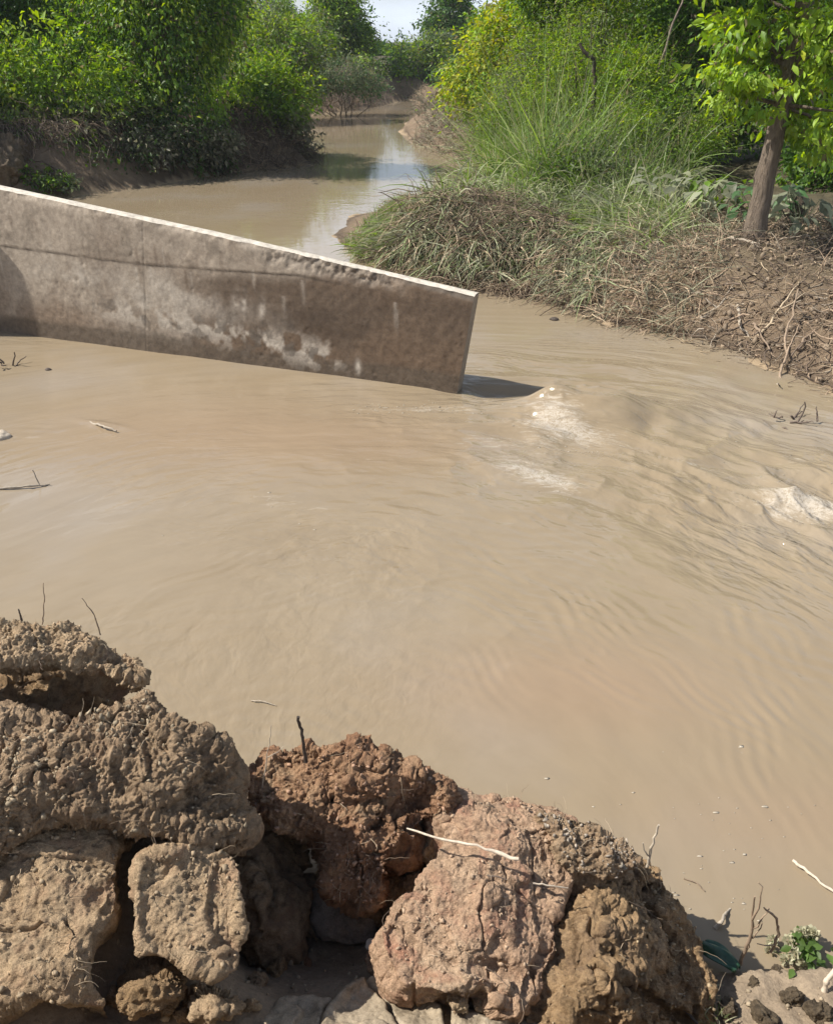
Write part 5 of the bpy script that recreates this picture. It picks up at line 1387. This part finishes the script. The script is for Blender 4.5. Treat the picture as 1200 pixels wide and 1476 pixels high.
twig('twig', 'thin straight twig standing up at the left on the farthest clod', 'twig', [Y(61, 900, ya), Y(64, 868, ya), Y(63, 840, ya)], 0.0028, 0.0012, MD, 1)
twig('twig', 'thin bent twig leaning left on the farthest clod, right of the straight one', 'twig', [Y(145, 915, ya), Y(136, 885, ya), Y(118, 862, ya)], 0.003, 0.0012, MD, 2)
twig('twig', 'stubby dark twig end beside the straight twig', 'twig', [Y(32, 895, ya), Y(27, 878, ya)], 0.004, 0.003, DK, 3)
yb = Z(440, 1095, 0.84)[1]
twig('stick', 'short thick dark stick standing upright on the red clod', 'stick', [Y(441, 1098, yb), Y(436, 1065, yb), Y(430, 1033, yb)], 0.0065, 0.0055, DK, 4, sides=9)
twig('twig', 'pale upright straw left of the dark stick on the red clod', 'twig', [Y(376, 1150, yb - 0.05), Y(386, 1090, yb - 0.05), Y(391, 1045, yb - 0.05)], 0.003, 0.001, PL, 5, [(0.5, Y(410, 1075, yb))])
twig('twig', 'thin curled floating twig in the water beyond the red clod', 'twig', [Z(362, 1010, 0.005), Z(380, 1011, 0.012), Z(398, 1017, 0.004)], 0.004, 0.002, PL * 0.7, 6)
twig('stick', 'pale jointed stick lying across the cleft onto the rosy clod', 'stick', [Z(586, 1194, 0.765), Z(640, 1210, 0.765), Z(695, 1221, 0.765), Z(747, 1238, 0.755)], 0.003, 0.0065, PL * 1.15, 7, sides=9)
twig('twig', 'short pale twig on the rosy clod near the crack', 'twig', [Z(768, 1273, 0.665), Z(795, 1277, 0.665), Z(818, 1280, 0.65)], 0.0032, 0.002, PL, 8)
twig('twig', 'small dark twig lying on the middle of the rosy clod', 'twig', [Z(702, 1262, 0.71), Z(718, 1264, 0.712), Z(730, 1268, 0.705)], 0.003, 0.002, DK * 1.6, 9)
yd = Z(933, 1245, 0.42)[1]
twig('twig', 'pale broken twig standing at the water side edge of the ochre clod', 'twig', [Y(932, 1250, yd), Y(940, 1215, yd), Y(949, 1189, yd)], 0.0065, 0.0035, PL * 0.8, 10, [(0.3, Y(926, 1215, yd))])
twig('twig', 'small dark forked twig at the water edge below the pale broken one', 'twig', [Y(957, 1300, yd - 0.05), Y(950, 1270, yd - 0.05), Y(949, 1252, yd - 0.05)], 0.004, 0.0015, MD, 11)
twig('stick', 'reed stick with a white end floating by the right edge', 'stick', [Z(1142, 1240, 0.02), Z(1165, 1258, 0.02), Z(1210, 1292, 0.012)], 0.008, 0.005, PL, 12)
yk = Z(1068, 1388, 0.05)[1]
twig('twig', 'branched bare twig standing at the near right shore', 'twig', [Y(1066, 1390, yk), Y(1082, 1345, yk), Y(1087, 1292, yk)], 0.009, 0.003, MD * 1.25, 13, [(0.5, Y(1108, 1308, yk)), (0.75, Y(1092, 1272, yk)), (0.3, Y(1098, 1330, yk))])
twig('twig', 'bent twig next to the branched one on the near right shore', 'twig', [Y(1110, 1372, yk), Y(1122, 1345, yk), Y(1117, 1322, yk), Y(1100, 1308, yk)], 0.007, 0.003, MD * 1.2, 14, [(0.2, Y(1090, 1360, yk))])
twig('stick', 'short curved pale brown stick half sunk in the water off the near right shore', 'stick', [Z(1030, 1338, 0.0), Z(1040, 1328, 0.03), Z(1043, 1318, 0.02), Z(1052, 1310, 0.0)], 0.009, 0.004, PL * 0.75, 15)
twig('twig', 'thin dark twig drifting beside the ochre clod', 'twig', [Z(985, 1266, 0.004), Z(1003, 1272, 0.008), Z(1015, 1285, 0.004)], 0.0035, 0.0018, MD, 16)
twig('stick', 'pale stick standing at the lower right corner beside the white flowers', 'stick', [Z(1186, 1430, 0.1), Z(1192, 1412, 0.16), Z(1205, 1395, 0.2)], 0.011, 0.008, PL * 1.2, 17)
twig('stick', 'dark root lying along the foot of the ochre clod to the lower right', 'stick', [Z(925, 1418, 0.2), Z(965, 1438, 0.16), Z(1005, 1476, 0.14)], 0.009, 0.005, DK, 18)
twig('twig', 'pale straw lying beside the dark root at the foot of the ochre clod', 'twig', [Z(945, 1422, 0.22), Z(975, 1432, 0.2), Z(1000, 1440, 0.16)], 0.003, 0.0015, PL, 19)
# out in the river
def branch_cluster(label, c0, size, seed, col, n=7):
    rg2 = np.random.RandomState(seed); mb = MB()
    c0 = np.asarray(c0, float)
    tube(mb, curve_pts(c0 + [0, 0, -0.12], c0 + np.array([size * 0.3, 0, size * 0.55]), 8, 0.15, rg2), 0.014, 0.006, 6, col)
    for k in range(n):
        a = c0 + np.array([rg2.randn() * size * 0.3, rg2.randn() * size * 0.25, -0.03 + 0.1 * rg2.rand()])
        e = a + np.array([rg2.randn() * size * 0.45, rg2.randn() * size * 0.4, rg2.uniform(-0.1, 0.35) * size])
        tube(mb, curve_pts(a, e, 7, 0.2, rg2), 0.011, 0.004, 5, np.asarray(col) * rg2.uniform(0.7, 1.3))
    tag(mb.build('snagged_branch', M_TWIG, loc=c0, smooth=True), label, 'branch', 'branches caught in the river')
branch_cluster('dark twiggy branch sticking out of the water near the right shore', Z(1132, 612, 0), 0.42, 1, DK * 1.7, 11)
branch_cluster('small dark branch poking out of the water at the left by the wall foot', Z(14, 528, 0), 0.3, 6, DK * 1.6, 6)
twig('stick', 'crooked floating stick with one upright arm at the left edge', 'stick', [Z(-20, 705, 0.01), Z(25, 702, 0.02), Z(55, 700, 0.015), Z(72, 698, 0.0)], 0.012, 0.006, PL * 0.6, 22, [(0.72, Y(47, 677, Z(52, 700, 0)[1]))])
twig('twig', 'single thin twig lying on the water left of the twiggy branch', 'twig', [Z(1005, 560, 0.0), Z(1020, 573, 0.015), Z(1035, 588, 0.0)], 0.007, 0.003, DK * 1.5, 23)
twig('twig', 'small twig end with a wake trailing to the left of it', 'twig', [Z(128, 608, 0.0), Z(150, 615, 0.03), Z(168, 621, 0.02)], 0.013, 0.008, PL * 0.7, 24)
def stone(name, label, cat, c, r, col, seed, flat=0.6):
    rg2 = np.random.RandomState(seed)
    import bmesh
    b = bmesh.new(); bmesh.ops.create_icosphere(b, subdivisions=4, radius=1.0)
    v = np.array([x.co[:] for x in b.verts]); f = np.array([[q.index for q in x.verts] for x in b.faces]); b.free()
    v = v * (1 + 0.35 * fbm(v + seed, 1.2, 3, seed))[:, None] * np.array([1, 0.8, flat]) * r + np.asarray(c)
    return tag(mesh(name, v, f, M_TWIG, loc=c, col=np.broadcast_to(np.asarray(col), v.shape), smooth=True), label, cat)
stone('floating_clump', 'pale rounded clump half sunk in the water at the left edge', 'clump', Z(0, 630, 0.0), 0.1, PL * 0.9, 3)
stone('floating_clump', 'dark little clump in the water close to the right bank nose', 'clump', Z(798, 461, 0.0), 0.06, DK, 4)
stone('floating_clump', 'tiny dark clump in the water right of the small branch by the wall foot', 'clump', Z(70, 533, 0.0), 0.035, DK * 1.4, 5)
stone('stone_chip', 'flat grey chip of stone on the mud beside the grey slab', 'stone', Z(538, 1362, 0.4), 0.028, np.array([0.4, 0.36, 0.3]), 6, 0.4)

# larger sticks in the wrack on the right shore, each one a thing
rg = np.random.RandomState(63)
lab = 'grey brown stick lying in the flood wrack on the right shore'
for k, (x0, y0, x1, y1) in enumerate([(860, 430, 905, 470), (930, 425, 965, 485), (1010, 500, 1110, 525), (1060, 455, 1085, 480), (1090, 480, 1140, 455), (1130, 530, 1138, 470), (1085, 470, 1120, 500), (1010, 455, 1050, 440),
                                   (880, 355, 925, 345), (965, 420, 1010, 405), (1150, 500, 1195, 470), (1100, 520, 1150, 530), (820, 420, 850, 455), (905, 465, 960, 487), (760, 405, 800, 445), (1040, 400, 1095, 415)]):
    a, b_ = Z(x0, y0, 0.2), Z(x1, y1, 0.2)
    for q in (a, b_): q[2] = gfast(q[None, :2])[0] + 0.03
    if k in (5, 8): b_[2] += 0.25
    pts = curve_pts(a, b_, 6, 0.08, rg)
    o = twig('driftwood_stick', lab, 'stick', pts, 0.012 + 0.012 * rg.rand(), 0.007, [ST1, ST2 * 1.2, MD, PL * 0.8][k % 4], 100 + k, [(0.5, pts[3] + rg.randn(3) * [0.15, 0.15, 0.05] + [0, 0, 0.08])], 'sticks in the flood wrack')

# ------------------------------------------------------------------ near right corner: flowers, weed, a green leaf
def flower_plant(base):
    rg2 = np.random.RandomState(8)
    root = thing('flower_plant', base, 'small plant with clustered creamy white flowers at the lower right corner', 'plant')
    lv, st = MB(), MB()
    n = 46
    p = np.column_stack([rg2.randn(n) * 0.045, rg2.randn(n) * 0.045, 0.05 + 0.06 * rg2.rand(n)])
    d = np.column_stack([rg2.randn(n), rg2.randn(n), rg2.randn(n) * 0.3])
    leaves(lv, p, d, unit(rg2.randn(n, 3) * 0.4 + [0, 0, 1]), np.full(n, 0.05), np.full(n, 0.028), np.array([0.1, 0.17, 0.04]) * (0.6 + 0.7 * rg2.rand(n, 1)), True)
    heads = [(-0.13, 0.03, 0.07), (-0.1, -0.01, 0.05), (-0.075, 0.05, 0.1), (-0.03, 0.07, 0.12), (0.0, 0.08, 0.115), (0.035, 0.085, 0.12), (-0.06, 0.0, 0.09), (0.06, 0.07, 0.11), (-0.045, -0.045, 0.07), (-0.11, 0.06, 0.06)]
    for h in heads:
        h = np.array(h) * [1, 1, 0.8] + rg2.randn(3) * 0.008
        tube(st, curve_pts((0, 0, 0), h, 6, 0.1, rg2), 0.003, 0.0018, 5, np.array([0.12, 0.18, 0.06]))
        fm = MB(); m = 30
        dd = unit(rg2.randn(m, 3) + [0, 0, 0.4])
        leaves(fm, h + dd * 0.008, dd, unit(np.cross(dd, rg2.randn(m, 3))), np.full(m, 0.02), np.full(m, 0.017), np.array([0.5, 0.48, 0.33]) * (0.6 + 0.5 * rg2.rand(m, 1)), True, -0.1)
        fm.build('flower', M_PETAL, root)
    st.build('stems', M_TWIG, root); lv.build('leaves', M_LEAF, root)
flower_plant(Z(1162, 1385, 0.0) - np.array([0, 0, 0.02]))
def tuft(label, base, n, L, cols, seed, lean=0.5):
    rg2 = np.random.RandomState(seed); mb = MB()
    b = np.asarray(base) + np.column_stack([rg2.randn(n) * 0.03, rg2.randn(n) * 0.03, np.zeros(n)])
    d = np.column_stack([rg2.randn(n) * lean, rg2.randn(n) * lean, np.ones(n)])
    blades(mb, b, d, L * (0.5 + 0.8 * rg2.rand(n)), np.full(n, 0.006), rg2.uniform(0.2, 0.8, n), np.asarray(cols)[rg2.randint(0, len(cols), n)] * rg2.uniform(0.7, 1.3, (n, 1)), 4, seed)
    tag(mb.build('grass_tuft', M_GRASS, loc=base), label, 'grass tuft')
tuft('little grey green tuft at the bottom edge right of the ochre clod', Z(1022, 1465, 0.1), 34, 0.09, [SILT, G3, G3 * 0.7], 1)
tuft('sparse dry tuft at the foot of the ochre clod below the green leaf', Z(1000, 1425, 0.08), 16, 0.12, [SILT, ST1, G4], 2, 0.4)
mb = MB()
ga, gb = Z(1012, 1362, 0.05), Z(1062, 1400, 0.06)
m_, n_ = 16, 8
gv = []
for i in range(m_):
    t = i / (m_ - 1); wv = 0.045 * (math.sin(math.pi * (0.12 + 0.8 * t)) ** 0.7)
    c = ga * (1 - t) + gb * t
    sd = unit(np.cross(gb - ga, [0, 0, 1.0]))
    for j in range(n_):
        q = j / (n_ - 1) * 2 - 1
        gv.append(c + sd * q * wv + np.array([0, 0, 0.02 * (1 - q * q) + 0.012 * math.sin(q * 5 + t * 4) + 0.015 * math.sin(3 * t)]))
gi = np.arange(m_ * n_).reshape(m_, n_)
gf = np.stack([gi[:-1, :-1], gi[1:, :-1], gi[1:, 1:], gi[:-1, 1:]], -1).reshape(-1, 4)
o = mesh('green_scrap', np.array(gv), gf, M_CLOTH, loc=ga, col=np.broadcast_to(np.array([0.03, 0.085, 0.05]), (m_ * n_, 3)), smooth=True)
sm = o.modifiers.new('thick', 'SOLIDIFY'); sm.thickness = 0.003
tag(o, 'dark green crumpled leaf like scrap at the water edge beside the ochre clod', 'scrap')
# ------------------------------------------------------------------ foam flecks drifting on the water
rg = np.random.RandomState(17)
def drift(cx, cy, lx, ly, slope, m):
    a_, b_ = rg.randn(m) * lx, rg.randn(m) * ly
    return np.column_stack([cx + a_, cy + a_ * slope + b_])
pts_ = np.concatenate([np.column_stack([rg.uniform(960, 1130, 34), rg.uniform(1160, 1330, 34)]), np.column_stack([rg.uniform(760, 1190, 22), rg.uniform(1060, 1260, 22)]),
                       drift(610, 590, 45, 5, 0.02, 190), drift(545, 588, 20, 4, 0.1, 60), drift(775, 688, 26, 12, 0.7, 45), drift(1160, 735, 32, 18, 0.3, 70),
                       drift(850, 645, 60, 14, 0.1, 60), drift(640, 545, 60, 5, 0.14, 30), drift(400, 735, 40, 10, 0.4, 24), drift(1120, 690, 60, 20, 0.4, 50), np.column_stack([rg.uniform(150, 700, 20), rg.uniform(560, 830, 20)])])
px, py = pts_[:, 0], pts_[:, 1]
q = np.array([at_z(a, b)[:2] for a, b in zip(px, py)])
q = q[pdist(q, RIVER) > 0.05]
wz = water(q)[:, 0]
mb = MB()
for k in range(len(q)):
    s_ = (0.0025 + 0.008 * rg.rand() ** 4) * (1 + 0.12 * (q[k, 1] - 2)) * (0.55 if q[k, 1] > 4.5 else 1.0)
    V_ = IV * np.array([1.9, 0.8, 0.12]) * s_ * (0.4 + 1.0 * rg.rand(len(IV), 1)) + [q[k, 0], q[k, 1], wz[k] + 0.001]
    mb.add(V_, IF, np.array([0.42, 0.365, 0.285]))
tag(mb.build('foam_flecks', M_FOAM, smooth=True), 'small pale flecks of foam drifting on the brown water', 'foam', kind='stuff')

# ------------------------------------------------------------------ the culvert headwall the wing wall joins, just outside the picture; it shades the wall's left end
def headwall():
    import bmesh
    root_c = WL0 + WDU * -3.4
    b = bmesh.new()
    bmesh.ops.create_cube(b, size=1.0)
    bmesh.ops.scale(b, vec=(0.5, 1.8, 4.0), verts=b.verts)
    bmesh.ops.bevel(b, geom=b.edges[:], offset=0.02, segments=2, affect='EDGES')
    me = bpy.data.meshes.new('headwall'); b.to_mesh(me); b.free()
    at = me.color_attributes.new('Col', 'FLOAT_COLOR', 'POINT')
    at.data.foreach_set('color', np.tile([0.4, 0.35, 0.28, 1.0], len(me.vertices)).astype(np.float32))
    me.materials.append(M_CONC)
    o = bpy.data.objects.new('culvert_headwall', me); scene.collection.objects.link(o)
    o.location = (-6.9, 11.2, 1.0)
    tag(o, 'upright grey concrete headwall of the culvert joining the left end of the wing wall', 'wall')
headwall()

# ------------------------------------------------------------------ the faint haze of a humid morning
def haze():
    import bmesh
    b = bmesh.new(); bmesh.ops.create_cube(b, size=1.0)
    bmesh.ops.scale(b, vec=(1400, 1400, 24), verts=b.verts)
    me = bpy.data.meshes.new('haze'); b.to_mesh(me); b.free()
    m = bpy.data.materials.new('haze'); m.use_nodes = True
    nd, ln = m.node_tree.nodes, m.node_tree.links
    nd.remove(nd['Principled BSDF'])
    pv = nd.new('ShaderNodeVolumePrincipled')
    pv.inputs['Color'].default_value = (0.86, 0.92, 1.0, 1); pv.inputs['Density'].default_value = 0.0004
    ln.new(pv.outputs[0], nd['Material Output'].inputs['Volume'])
    me.materials.append(m)
    o = bpy.data.objects.new('haze', me); scene.collection.objects.link(o)
    o.location = (0, 0, 9.5)
    tag(o, 'thin pale haze over the channel and the wood', 'haze', kind='stuff')
haze()
